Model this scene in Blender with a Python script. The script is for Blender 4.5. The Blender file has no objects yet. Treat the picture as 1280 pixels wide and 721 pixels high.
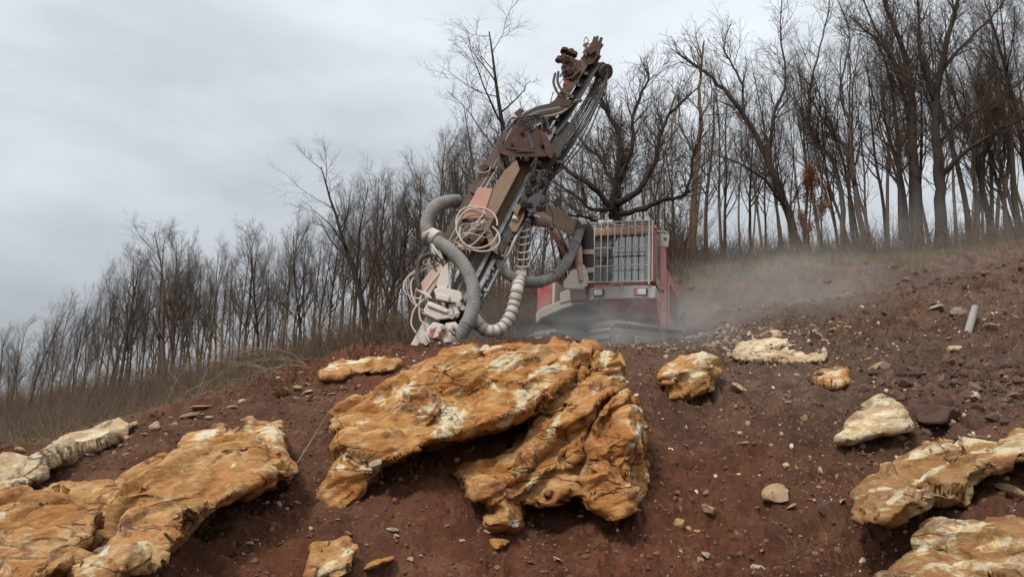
import bpy, math, random
import numpy as np
from mathutils import Vector, Matrix
from mathutils.geometry import delaunay_2d_cdt

# ------------------------------------------------------------------ camera, sky, sun, exposure
scene = bpy.context.scene
col = scene.collection
R = math.radians
CAM = np.array([0.0, 0.0, 1.6]); PITCH = R(12.0); F = 930.0
cam_d = bpy.data.cameras.new('camera'); cam = bpy.data.objects.new('camera', cam_d); col.objects.link(cam)
cam.location = CAM; cam.rotation_euler = (R(90) + PITCH, 0, 0)
cam_d.sensor_width = 36; cam_d.lens = 36 * F / 1280; cam_d.clip_start = 0.05; cam_d.clip_end = 3000
scene.camera = cam

SUN_EL, SUN_AZ = R(52), R(-35)      # soft overcast sun, from the upper left and slightly behind the camera
world = bpy.data.worlds.new('World'); scene.world = world; world.use_nodes = True
wt = world.node_tree; wn = wt.nodes; wl = wt.links
for n in list(wn): wn.remove(n)
def N(t, ty, **kw):
    n = t.nodes.new(ty)
    for k, v in kw.items(): setattr(n, k, v)
    return n
out = N(wt, 'ShaderNodeOutputWorld'); bg = N(wt, 'ShaderNodeBackground'); wl.new(bg.outputs[0], out.inputs[0])
sky = N(wt, 'ShaderNodeTexSky'); sky.sky_type = 'NISHITA'; sky.sun_disc = False
sky.sun_elevation = SUN_EL; sky.sun_rotation = R(215); sky.dust_density = 3
tc = N(wt, 'ShaderNodeTexCoord'); sep = N(wt, 'ShaderNodeSeparateXYZ'); wl.new(tc.outputs['Generated'], sep.inputs[0])
# cloud deck: brighter towards the zenith like any overcast sky, with soft streaks
grad = N(wt, 'ShaderNodeMapRange'); grad.inputs[1].default_value = -0.05; grad.inputs[2].default_value = 1.0
grad.inputs[3].default_value = 2.35; grad.inputs[4].default_value = 8.6; wl.new(sep.outputs[2], grad.inputs[0])
mp = N(wt, 'ShaderNodeMapping'); mp.inputs['Scale'].default_value = (1.2, 1.2, 3.2); mp.inputs['Rotation'].default_value = (0, R(14), 0)
wl.new(tc.outputs['Generated'], mp.inputs[0])
cn = N(wt, 'ShaderNodeTexNoise'); cn.inputs['Scale'].default_value = 2.3; cn.inputs['Detail'].default_value = 5; cn.inputs['Roughness'].default_value = 0.5
cn.inputs['Distortion'].default_value = 0.15
wl.new(mp.outputs[0], cn.inputs['Vector'])
cr = N(wt, 'ShaderNodeMapRange'); cr.inputs[1].default_value = 0.33; cr.inputs[2].default_value = 0.66
cr.inputs[3].default_value = 0.78; cr.inputs[4].default_value = 1.10; wl.new(cn.outputs[0], cr.inputs[0])
mul = N(wt, 'ShaderNodeMath', operation='MULTIPLY'); wl.new(grad.outputs[0], mul.inputs[0]); wl.new(cr.outputs[0], mul.inputs[1])
cc = N(wt, 'ShaderNodeVectorMath', operation='SCALE'); cc.inputs[0].default_value = (0.925, 0.99, 1.045); wl.new(mul.outputs[0], cc.inputs['Scale'])
mix = N(wt, 'ShaderNodeMix', data_type='RGBA'); mix.inputs[0].default_value = 0.93
wl.new(sky.outputs[0], mix.inputs[6]); wl.new(cc.outputs[0], mix.inputs[7]); wl.new(mix.outputs[2], bg.inputs[0])
bg.inputs[1].default_value = 0.1

sd = bpy.data.lights.new('sun', 'SUN'); sun = bpy.data.objects.new('sun', sd); col.objects.link(sun)
sd.energy = 1.5; sd.angle = R(12); sd.color = (1.0, 0.95, 0.88)
ldir = Vector((math.cos(SUN_EL) * math.sin(SUN_AZ), -math.cos(SUN_EL) * math.cos(SUN_AZ), math.sin(SUN_EL)))
sun.rotation_euler = ldir.to_track_quat('Z', 'Y').to_euler()
vs = scene.view_settings; vs.view_transform = 'Standard'; vs.look = 'None'; vs.exposure = 0.74; vs.gamma = 1.0; vs.use_curve_mapping = False
scene.cycles.volume_bounces = 0; scene.cycles.max_bounces = 6; scene.cycles.transparent_max_bounces = 12
scene.cycles.volume_step_rate = 2.0; scene.cycles.volume_max_steps = 64

# ------------------------------------------------------------------ helpers
def P(px, py, Y):
    px = np.asarray(px, float); py = np.asarray(py, float); Y = np.asarray(Y, float)
    xc = (px - 640) / F; yc = -(py - 360.5) / F
    dy = math.cos(PITCH) - yc * math.sin(PITCH); dz = math.sin(PITCH) + yc * math.cos(PITCH)
    s = Y / dy
    return np.stack([xc * s, Y + 0 * s, CAM[2] + dz * s], -1)
def project(p):
    p = np.asarray(p, float) - CAM
    f = p[..., 1] * math.cos(PITCH) + p[..., 2] * math.sin(PITCH); u = -p[..., 1] * math.sin(PITCH) + p[..., 2] * math.cos(PITCH)
    return 640 + F * p[..., 0] / f, 360.5 - F * u / f

def _hash(ix, iy, iz, s):
    h = (ix * 374761393 + iy * 668265263 + iz * 2147483647 + s * 1274126177) & 0xFFFFFFFF
    h = ((h ^ (h >> 13)) * 1274126177) & 0xFFFFFFFF
    h = ((h ^ (h >> 15)) * 2246822519) & 0xFFFFFFFF
    return ((h ^ (h >> 16)) & 0xFFFFFF).astype(np.float64) / 0xFFFFFF
def vnoise(p, seed=0):
    """smooth value noise in -1..1 of (n,3) points"""
    i = np.floor(p).astype(np.int64); f = p - i; f = f * f * f * (f * (f * 6 - 15) + 10)
    r = 0
    for a in (0, 1):
        wa = f[:, 0] if a else 1 - f[:, 0]
        for b in (0, 1):
            wb = f[:, 1] if b else 1 - f[:, 1]
            for c in (0, 1):
                wc = f[:, 2] if c else 1 - f[:, 2]
                r = r + wa * wb * wc * _hash(i[:, 0] + a, i[:, 1] + b, i[:, 2] + c, seed)
    return r * 2 - 1
def fbm(p, octv=4, seed=0, gain=0.5):
    r = 0; a = 1.0; q = np.array(p, float); t = 0
    for k in range(octv):
        r = r + a * vnoise(q + 17.3 * k, seed + k); t += a; a *= gain; q = q * 2.03
    return r / t
def ridged(p, octv=3, seed=0):
    r = 0; a = 1.0; q = np.array(p, float); t = 0
    for k in range(octv):
        r = r + a * (1 - 2 * np.abs(vnoise(q + 9.1 * k, seed + k))); t += a; a *= 0.5; q = q * 2.1
    return r / t

ORG = {}
def newobj(name, me, parent=None, origin=(0, 0, 0)):
    o = bpy.data.objects.new(name, me); col.objects.link(o)
    if parent is not None:
        o.parent = parent; ORG[o.name] = ORG[parent.name]
    else:
        o.location = origin; ORG[o.name] = np.array(origin, float)
    return o
def tag(o, label=None, cat=None, group=None, kind=None):
    if label: o['label'] = label
    if cat: o['category'] = cat
    if group: o['group'] = group
    if kind: o['kind'] = kind
    return o
def empty(name, loc):
    o = bpy.data.objects.new(name, None); col.objects.link(o); o.location = loc; o.empty_display_size = 0.2
    ORG[o.name] = np.array(loc, float); return o
def mesh_np(name, V, faces, smooth=True, sharp=None):
    me = bpy.data.meshes.new(name); V = np.asarray(V, np.float32)
    if isinstance(faces, np.ndarray):
        k = faces.shape[1]; nf = len(faces)
        me.vertices.add(len(V)); me.vertices.foreach_set('co', V.ravel())
        me.loops.add(nf * k); me.loops.foreach_set('vertex_index', faces.astype(np.int32).ravel())
        me.polygons.add(nf); me.polygons.foreach_set('loop_start', np.arange(0, nf * k, k, dtype=np.int32))
        me.update(calc_edges=True)
    else:
        me.from_pydata(V.tolist(), [], faces); me.update()
    me.polygons.foreach_set('use_smooth', [smooth] * len(me.polygons))
    if sharp: me.set_sharp_from_angle(angle=R(sharp))
    return me

class MB:
    """collects pieces in world space; build() links them as ONE mesh object"""
    def __init__(s): s.v = []; s.f = []
    def add(s, V, Fs):
        o = len(s.v); s.v.extend([tuple(map(float, p)) for p in V]); s.f.extend([tuple(i + o for i in f) for f in Fs]); return s
    def hull(s, a, b):
        """two matching polygons a, b -> closed prism"""
        n = len(a); Fs = [tuple(range(n))[::-1], tuple(range(n, 2 * n))] + [(i, (i + 1) % n, n + (i + 1) % n, n + i) for i in range(n)]
        return s.add(list(a) + list(b), Fs)
    def box(s, c, ax, ay, az):
        """centre and three half-axis vectors"""
        c, ax, ay, az = map(lambda q: np.array(q, float), (c, ax, ay, az))
        a = [c - ax - ay - az, c + ax - ay - az, c + ax + ay - az, c - ax + ay - az]
        return s.hull(a, [p + 2 * az for p in a])
    def tube(s, pts, r, n=8, cap=True):
        pts = np.array(pts, float); m = len(pts)
        rs = np.full(m, r, float) if np.isscalar(r) else np.array(r, float)
        T = np.gradient(pts, axis=0); T /= np.linalg.norm(T, axis=1)[:, None] + 1e-12
        up = np.array([0.0, 0, 1]) if abs(T[0][2]) < 0.9 else np.array([1.0, 0, 0])
        a = np.cross(T[0], up); a /= np.linalg.norm(a); V = []
        for i in range(m):
            a = a - T[i] * np.dot(a, T[i]); a /= np.linalg.norm(a) + 1e-12; b = np.cross(T[i], a)
            for k in range(n):
                t = 2 * math.pi * k / n; V.append(pts[i] + rs[i] * (math.cos(t) * a + math.sin(t) * b))
        Fs = [(i * n + k, i * n + (k + 1) % n, (i + 1) * n + (k + 1) % n, (i + 1) * n + k) for i in range(m - 1) for k in range(n)]
        if cap: Fs += [tuple(range(n))[::-1], tuple(range((m - 1) * n, m * n))]
        return s.add(V, Fs)
    def cyl(s, a, b, r, n=16, r2=None): return s.tube([a, b], [r, r if r2 is None else r2], n)
    def bar(s, a, b, w, h, ref=(0, 0, 1)):
        a = np.array(a, float); b = np.array(b, float); t = b - a; L = np.linalg.norm(t); t /= L
        x = np.cross(t, np.array(ref, float)); x /= np.linalg.norm(x); y = np.cross(x, t)
        return s.box((a + b) / 2, x * w / 2, y * h / 2, t * L / 2)
    def build(s, name, mat, parent=None, bevel=0, smooth=False, sharp=35, origin=None):
        V = np.array(s.v)
        if parent is not None: org = ORG[parent.name]
        else:
            org = np.array(origin if origin is not None else (V[:, 0].mean(), V[:, 1].mean(), V[:, 2].min()))
        me = mesh_np(name, V - org, s.f, True, sharp); me.materials.append(mat)
        o = newobj(name, me, parent, org)
        if bevel:
            m = o.modifiers.new('bevel', 'BEVEL'); m.width = bevel; m.segments = 2; m.limit_method = 'ANGLE'; m.angle_limit = R(40)
        return o
def spline(pts, n=10):
    pts = np.array(pts, float); Q = np.vstack([2 * pts[0] - pts[1], pts, 2 * pts[-1] - pts[-2]]); o = []
    for i in range(1, len(Q) - 2):
        for t in np.arange(n) / n:
            o.append(0.5 * (2 * Q[i] + (Q[i+1] - Q[i-1]) * t + (2*Q[i-1] - 5*Q[i] + 4*Q[i+1] - Q[i+2]) * t*t + (3*Q[i] - Q[i-1] - 3*Q[i+1] + Q[i+2]) * t**3))
    o.append(pts[-1]); return np.array(o)
def PP(l): return np.array([P(*q) for q in l])

# ------------------------------------------------------------------ materials
def newmat(name):
    m = bpy.data.materials.new(name); m.use_nodes = True; t = m.node_tree
    b = t.nodes['Principled BSDF']; return m, t, b
def noise(t, scale, detail=4, rough=0.55, vec=None, dist=0):
    n = N(t, 'ShaderNodeTexNoise'); n.inputs['Scale'].default_value = scale; n.inputs['Detail'].default_value = detail
    n.inputs['Roughness'].default_value = rough; n.inputs['Distortion'].default_value = dist
    if vec is not None: t.links.new(vec, n.inputs['Vector'])
    return n.outputs[0]
def ramp(t, src, stops):
    r = N(t, 'ShaderNodeValToRGB'); e = r.color_ramp.elements
    while len(e) < len(stops): e.new(0.5)
    for i, (p, c) in enumerate(stops):
        e[i].position = p; e[i].color = (*c, 1) if not np.isscalar(c) else (c, c, c, 1)
    t.links.new(src, r.inputs[0]); return r.outputs[0]
def mixc(t, fac, a, b):
    m = N(t, 'ShaderNodeMix', data_type='RGBA')
    for s, i in ((fac, 0), (a, 6), (b, 7)):
        if isinstance(s, (tuple, list)): m.inputs[i].default_value = (*s, 1)
        elif isinstance(s, (int, float)): m.inputs[i].default_value = s
        else: t.links.new(s, m.inputs[i])
    return m.outputs[2]
def math_(t, op, a, b=None, clamp=False):
    m = N(t, 'ShaderNodeMath', operation=op); m.use_clamp = clamp
    for s, i in ((a, 0), (b, 1)):
        if s is None: continue
        if isinstance(s, (int, float)): m.inputs[i].default_value = s
        else: t.links.new(s, m.inputs[i])
    return m.outputs[0]
def bump(t, b, src, strength, dist=0.02, prev=None):
    n = N(t, 'ShaderNodeBump'); n.inputs['Strength'].default_value = strength; n.inputs['Distance'].default_value = dist
    t.links.new(src, n.inputs['Height'])
    if prev is not None: t.links.new(prev, n.inputs['Normal'])
    t.links.new(n.outputs[0], b.inputs['Normal']); return n.outputs[0]
def tcoord(t): return N(t, 'ShaderNodeTexCoord').outputs['Object']
def mapping(t, vec, rot=(0, 0, 0), scale=(1, 1, 1)):
    m = N(t, 'ShaderNodeMapping'); m.inputs['Rotation'].default_value = rot; m.inputs['Scale'].default_value = scale
    t.links.new(vec, m.inputs[0]); return m.outputs[0]
def attr(t, name):
    a = N(t, 'ShaderNodeAttribute'); a.attribute_name = name; return a.outputs['Fac']

def rock_material(name, stops, pale=(0.76, 0.69, 0.54), palethr=0.62, tilt=28, soil=0.8, rust=(0.22, 0.085, 0.03)):
    m, t, b = newmat(name); v = tcoord(t)
    st = mapping(t, v, (0, R(tilt), 0), (0.9, 0.9, 2.6))
    wide = noise(t, 1.5, 8, 0.68, st, 1.0); c = ramp(t, wide, stops)
    fine = noise(t, 5, 8, 0.75, mapping(t, v, (0, R(tilt - 6), 0), (0.9, 1.0, 2.8)), 1.0)
    c = mixc(t, ramp(t, fine, [(0.48, 0.0), (0.62, 0.75)]), c, rust)
    stain = noise(t, 0.9, 6, 0.62, v, 0.9); c = mixc(t, ramp(t, stain, [(0.46, 0.0), (0.62, 0.6)]), c, tuple(x * 1.6 for x in rust))
    lite = noise(t, 3.1, 8, 0.72, mapping(t, v, (0, R(tilt + 5), R(40)), (0.9, 1.0, 2.6)), 0.7)
    c = mixc(t, ramp(t, lite, [(0.54, 0.0), (0.68, 0.75)]), c, stops[-1][1])
    grain = noise(t, 60, 4, 0.75, v); c = mixc(t, ramp(t, grain, [(0.35, 0.25), (0.55, 0.0)]), c, tuple(x * 0.7 for x in rust))
    # pale fresh breaks: where painted on the mesh, plus scattered veins and scabs
    edge = noise(t, 5.0, 9, 0.72, mapping(t, v, (0, R(tilt), 0), (0.8, 1.0, 1.7)), 0.9)
    pa = math_(t, 'ADD', attr(t, 'pale'), math_(t, 'MULTIPLY', math_(t, 'SUBTRACT', edge, 0.5), 3.6))
    halo = ramp(t, pa, [(0.50, 0.0), (0.68, 0.7)])
    c = mixc(t, halo, c, (0.60, 0.38, 0.155))
    pm = ramp(t, pa, [(0.69, 0.0), (0.75, 0.92)])
    sc = noise(t, 1.9, 9, 0.72, mapping(t, v, (0, R(tilt), R(20)), (0.8, 1.2, 2.6)), 1.2)
    sm = ramp(t, sc, [(palethr - 0.02, 0.0), (palethr + 0.05, 0.85)])
    pm2 = math_(t, 'MAXIMUM', pm, sm)
    pcol = mixc(t, ramp(t, noise(t, 9, 8, 0.75, v), [(0.38, 0.0), (0.60, 1.0)]), pale, tuple(p * q for p, q in zip(pale, (0.78, 0.66, 0.45))))
    c = mixc(t, pm2, c, pcol)
    # thin calcite veins
    vv = N(t, 'ShaderNodeTexVoronoi'); vv.feature = 'DISTANCE_TO_EDGE'; vv.inputs['Scale'].default_value = 1.9
    wv = N(t, 'ShaderNodeVectorMath', operation='ADD'); wn2 = N(t, 'ShaderNodeTexNoise'); wn2.inputs['Scale'].default_value = 3.0; wn2.inputs['Detail'].default_value = 7; t.links.new(v, wn2.inputs['Vector'])
    ws = N(t, 'ShaderNodeVectorMath', operation='SCALE'); ws.inputs['Scale'].default_value = 0.5; t.links.new(wn2.outputs[1], ws.inputs[0]); t.links.new(v, wv.inputs[0]); t.links.new(ws.outputs[0], wv.inputs[1]); t.links.new(wv.outputs[0], vv.inputs['Vector'])
    vm = math_(t, 'MULTIPLY', ramp(t, vv.outputs['Distance'], [(0.0, 1.0), (0.035, 0.0)]), ramp(t, noise(t, 1.4, 4, 0.6, v), [(0.52, 0.0), (0.62, 1.0)]))
    c = mixc(t, math_(t, 'MULTIPLY', vm, 0.5), c, tuple(p * q for p, q in zip(pale, (0.95, 0.88, 0.72))))
    # bedding cracks filled with soil
    vo = N(t, 'ShaderNodeTexVoronoi'); vo.feature = 'DISTANCE_TO_EDGE'; vo.inputs['Scale'].default_value = 1.5
    dv = N(t, 'ShaderNodeVectorMath', operation='ADD'); sv = N(t, 'ShaderNodeVectorMath', operation='SCALE'); sv.inputs['Scale'].default_value = 0.28
    nt = N(t, 'ShaderNodeTexNoise'); nt.inputs['Scale'].default_value = 2.6; nt.inputs['Detail'].default_value = 6; t.links.new(v, nt.inputs['Vector'])
    t.links.new(nt.outputs[1], sv.inputs[0]); t.links.new(mapping(t, v, (0, R(tilt), 0), (0.7, 0.9, 3.2)), dv.inputs[0]); t.links.new(sv.outputs[0], dv.inputs[1])
    t.links.new(dv.outputs[0], vo.inputs['Vector'])
    crack = ramp(t, vo.outputs['Distance'], [(0.0, 1.0), (0.022, 0.0)])
    gate = ramp(t, noise(t, 1.3, 3, 0.5, v), [(0.50, 0.0), (0.62, 1.0)])
    crack = math_(t, 'MULTIPLY', crack, gate)
    c = mixc(t, math_(t, 'MULTIPLY', crack, 0.85), c, (0.07, 0.03, 0.018))
    dirt = ramp(t, noise(t, 2.3, 8, 0.72, v, 0.6), [(0.575, 0.0), (0.63, soil)])
    c = mixc(t, dirt, c, (0.13, 0.058, 0.036))
    t.links.new(c, b.inputs['Base Color']); b.inputs['Roughness'].default_value = 0.85; b.inputs['Specular IOR Level'].default_value = 0.25
    n1 = bump(t, b, noise(t, 6, 9, 0.7, st, 0.4), 1.0, 0.06)
    n2 = bump(t, b, noise(t, 30, 5, 0.7, v), 0.35, 0.010, n1)
    n3 = bump(t, b, math_(t, 'SUBTRACT', 1.0, crack), 0.8, 0.03, n2)
    return m
ORANGE = rock_material('orange_limestone', [(0.32, (0.27, 0.10, 0.025)), (0.44, (0.44, 0.195, 0.052)), (0.54, (0.54, 0.285, 0.098)), (0.68, (0.64, 0.43, 0.21))], palethr=0.62, rust=(0.25, 0.085, 0.022))
TAN = rock_material('tan_limestone', [(0.30, (0.32, 0.14, 0.042)), (0.45, (0.48, 0.23, 0.072)), (0.58, (0.56, 0.34, 0.14)), (0.72, (0.66, 0.50, 0.28))], palethr=0.60, rust=(0.27, 0.105, 0.035))
PALE = rock_material('pale_limestone', [(0.30, (0.36, 0.24, 0.14)), (0.45, (0.55, 0.40, 0.24)), (0.6, (0.66, 0.54, 0.37)), (0.72, (0.74, 0.66, 0.52))], palethr=0.55, soil=0.7, rust=(0.3, 0.17, 0.08))
BROWNROCK = rock_material('banded_limestone', [(0.30, (0.22, 0.105, 0.035)), (0.45, (0.36, 0.19, 0.07)), (0.56, (0.46, 0.29, 0.13)), (0.68, (0.72, 0.58, 0.34))], palethr=0.56, tilt=32, soil=0.6)

def soil_material():
    m, t, b = newmat('soil'); v = tcoord(t)
    big = noise(t, 0.35, 5, 0.6, v); red = (0.225, 0.082, 0.042); brown = (0.175, 0.090, 0.055); grey = (0.195, 0.142, 0.108)
    c = mixc(t, ramp(t, big, [(0.42, 0.0), (0.6, 1.0)]), red, brown)
    c = mixc(t, attr(t, 'greyness'), c, grey)
    damp = noise(t, 0.8, 6, 0.7, v, 0.6)
    c = mixc(t, ramp(t, damp, [(0.50, 0.0), (0.60, 0.6)]), c, (0.095, 0.042, 0.026))
    med = noise(t, 3.2, 8, 0.7, v, 0.3)
    c = mixc(t, ramp(t, med, [(0.42, 0.0), (0.68, 0.75)]), c, (0.080, 0.036, 0.022))
    c = mixc(t, ramp(t, noise(t, 1.7, 8, 0.75, mapping(t, v, (0, 0, 0.6), (1, 1.6, 1.3)), 0.8), [(0.53, 0.0), (0.64, 0.65)]), c, (0.30, 0.150, 0.088))
    fine = noise(t, 34, 5, 0.75, v)
    c = mixc(t, ramp(t, fine, [(0.52, 0.0), (0.76, 0.55)]), c, (0.21, 0.115, 0.075))
    och = noise(t, 1.1, 5, 0.65, v, 0.8)
    c = mixc(t, ramp(t, och, [(0.60, 0.0), (0.72, 0.55)]), c, (0.26, 0.115, 0.048))
    chip = N(t, 'ShaderNodeTexVoronoi'); chip.inputs['Scale'].default_value = 26; chip.inputs['Randomness'].default_value = 1; t.links.new(v, chip.inputs['Vector'])
    cm = math_(t, 'MULTIPLY', ramp(t, chip.outputs['Distance'], [(0.20, 1.0), (0.27, 0.0)]), ramp(t, noise(t, 2.2, 5, 0.7, v), [(0.52, 0.0), (0.62, 1.0)]))
    cm2 = math_(t, 'MULTIPLY', cm, attr(t, 'chips'))
    c = mixc(t, cm2, c, (0.46, 0.32, 0.2))
    # dry grass where the turf begins
    gr = mixc(t, noise(t, 9, 6, 0.7, v), (0.22, 0.16, 0.095), (0.10, 0.075, 0.042))
    gm = math_(t, 'ADD', attr(t, 'turf'), math_(t, 'MULTIPLY', math_(t, 'SUBTRACT', noise(t, 2.4, 6, 0.7, v), 0.5), 1.2))
    c = mixc(t, ramp(t, gm, [(0.45, 0.0), (0.6, 1.0)]), c, gr)
    t.links.new(c, b.inputs['Base Color']); b.inputs['Roughness'].default_value = 0.95; b.inputs['Specular IOR Level'].default_value = 0.15
    n1 = bump(t, b, noise(t, 14, 9, 0.8, v), 1.0, 0.07)
    bump(t, b, noise(t, 55, 5, 0.75, v), 0.8, 0.02, n1)
    return m
SOIL = soil_material()

def paint(name, base, dust=(0.42, 0.36, 0.30), amount=0.5, rough=0.55, metal=0.0, dscale=5):
    m, t, b = newmat(name); v = tcoord(t)
    n = noise(t, dscale, 7, 0.68, v, 0.3); lo = 0.62 - amount * 0.45
    f = ramp(t, n, [(max(0.02, lo - 0.14), 0.0), (lo + 0.16, min(1.0, 0.55 + amount * 0.5))])
    c = mixc(t, ramp(t, noise(t, 14, 5, 0.7, v), [(0.45, 0.0), (0.7, 0.45)]), base, tuple(x * 0.45 for x in base))
    c = mixc(t, f, c, dust)
    st = noise(t, 22, 4, 0.7, mapping(t, v, (0, 0, 0), (1, 1, 0.12)))
    c = mixc(t, ramp(t, st, [(0.60, 0.0), (0.72, 0.4)]), c, tuple(x * 0.55 for x in dust))
    t.links.new(c, b.inputs['Base Color']); b.inputs['Metallic'].default_value = metal
    rr = N(t, 'ShaderNodeMapRange'); rr.inputs[3].default_value = rough; rr.inputs[4].default_value = 0.95; t.links.new(f, rr.inputs[0]); t.links.new(rr.outputs[0], b.inputs['Roughness'])
    bump(t, b, noise(t, 30, 5, 0.7, v), 0.25, 0.008)
    return m
RED = paint('red_paint', (0.44, 0.035, 0.035), (0.40, 0.22, 0.185), 0.34)
REDD = paint('dusty_red_paint', (0.42, 0.06, 0.045), (0.47, 0.37, 0.31), 0.6)
REDK = paint('dark_red_paint', (0.135, 0.017, 0.014), (0.055, 0.032, 0.025), 0.62)
PINK = paint('faded_red_paint', (0.50, 0.21, 0.15), (0.42, 0.28, 0.21), 0.4)
TANM = paint('dust_caked_steel', (0.14, 0.080, 0.048), (0.27, 0.19, 0.125), 0.5)
RUST = paint('rusty_steel', (0.080, 0.036, 0.025), (0.115, 0.080, 0.058), 0.4)
HDARK = paint('grimy_hose', (0.042, 0.035, 0.030), (0.125, 0.095, 0.072), 0.4, 0.6)
DUSTY = paint('pale_dust_caked_steel', (0.30, 0.27, 0.24), (0.54, 0.49, 0.43), 0.75)
STEEL = paint('bright_rail_steel', (0.28, 0.29, 0.31), (0.17, 0.155, 0.14), 0.22, 0.4, 0.5)
BLACK = paint('black_steel', (0.022, 0.022, 0.024), (0.07, 0.06, 0.052), 0.3, 0.5)
RUBBER = paint('rubber_hose', (0.028, 0.028, 0.030), (0.11, 0.095, 0.08), 0.35, 0.6)
RUBBERT = paint('dusty_rubber_hose', (0.13, 0.11, 0.09), (0.36, 0.31, 0.26), 0.7, 0.7)
HOSEG = paint('grey_dust_hose', (0.10, 0.10, 0.10), (0.27, 0.26, 0.24), 0.5, 0.8)
SIDER = paint('brightened_red_paint', (0.62, 0.10, 0.10), (0.55, 0.36, 0.33), 0.4)  # red lightened in colour, standing in for light on the side away from sun
HOSEW = paint('pale_wrapped_hose', (0.40, 0.375, 0.34), (0.56, 0.53, 0.48), 0.7, 0.85)
GREYP = paint('grey_cab_paint', (0.30, 0.30, 0.295), (0.42, 0.385, 0.34), 0.5)
WHITEP = paint('white_grille_paint', (0.52, 0.51, 0.49), (0.36, 0.33, 0.29), 0.4)
TRACK = paint('muddy_track_steel', (0.13, 0.115, 0.10), (0.33, 0.29, 0.25), 0.75)
VEST = paint('hi_viz_cloth', (0.45, 0.75, 0.06), (0.4, 0.5, 0.1), 0.15, 0.9)
DARKCLOTH = paint('dark_cloth', (0.03, 0.035, 0.05), (0.08, 0.07, 0.06), 0.2, 0.9)
SKIN = paint('skin', (0.45, 0.24, 0.16), (0.4, 0.22, 0.15), 0.1, 0.6)
LENS, t_, b_ = newmat('lamp_lens'); b_.inputs['Base Color'].default_value = (0.6, 0.6, 0.58, 1); b_.inputs['Roughness'].default_value = 0.2
GLASS, t_, b_ = newmat('cab_glass')
gl = N(t_, 'ShaderNodeBsdfGlossy'); gl.inputs['Roughness'].default_value = 0.06; tr = N(t_, 'ShaderNodeBsdfTransparent'); tr.inputs[0].default_value = (0.58, 0.66, 0.64, 1)
df = N(t_, 'ShaderNodeBsdfDiffuse'); df.inputs[0].default_value = (0.36, 0.37, 0.38, 1)
m1 = N(t_, 'ShaderNodeMixShader'); m1.inputs[0].default_value = 0.42; t_.links.new(tr.outputs[0], m1.inputs[1]); t_.links.new(gl.outputs[0], m1.inputs[2])
m2 = N(t_, 'ShaderNodeMixShader'); t_.links.new(ramp(t_, noise(t_, 6, 5, 0.6, tcoord(t_)), [(0.3, 0.12), (0.7, 0.34)]), m2.inputs[0]); t_.links.new(m1.outputs[0], m2.inputs[1]); t_.links.new(df.outputs[0], m2.inputs[2])
t_.links.new(m2.outputs[0], t_.nodes['Material Output'].inputs[0])

def bark(name, a, b2, sc=3.0):
    m, t, b = newmat(name); v = tcoord(t)
    c = mixc(t, noise(t, sc, 6, 0.7, mapping(t, v, (0, 0, 0), (3, 3, 0.7))), a, b2)
    oi = N(t, 'ShaderNodeObjectInfo'); h = N(t, 'ShaderNodeHueSaturation'); t.links.new(c, h.inputs['Color'])
    mr = N(t, 'ShaderNodeMapRange'); mr.inputs[3].default_value = 0.7; mr.inputs[4].default_value = 1.35; t.links.new(oi.outputs['Random'], mr.inputs[0]); t.links.new(mr.outputs[0], h.inputs['Value'])
    t.links.new(h.outputs[0], b.inputs['Base Color']); b.inputs['Roughness'].default_value = 0.95; b.inputs['Specular IOR Level'].default_value = 0.1
    bump(t, b, noise(t, 12, 6, 0.7, mapping(t, v, (0, 0, 0), (4, 4, 0.8))), 0.8, 0.03); return m
BARK = bark('bark', (0.190, 0.148, 0.112), (0.060, 0.046, 0.036))
BARKD = bark('dark_bark', (0.080, 0.060, 0.048), (0.032, 0.025, 0.021))
BARKT = bark('stripped_bark', (0.27, 0.18, 0.11), (0.11, 0.075, 0.05))
TWIG = bark('twig_bark', (0.130, 0.096, 0.074), (0.060, 0.045, 0.037))
BRUSHM = bark('undergrowth_bark', (0.235, 0.165, 0.115), (0.080, 0.058, 0.043), 0.6)
STRAW = bark('dry_stem', (0.36, 0.27, 0.17), (0.20, 0.14, 0.09))
GRASSM = bark('dry_grass', (0.42, 0.31, 0.17), (0.20, 0.155, 0.075))
LEAFM = bark('russet_leaves', (0.34, 0.12, 0.045), (0.19, 0.065, 0.028))
WOOD = bark('weathered_wood', (0.62, 0.58, 0.52), (0.36, 0.33, 0.29))
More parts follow.
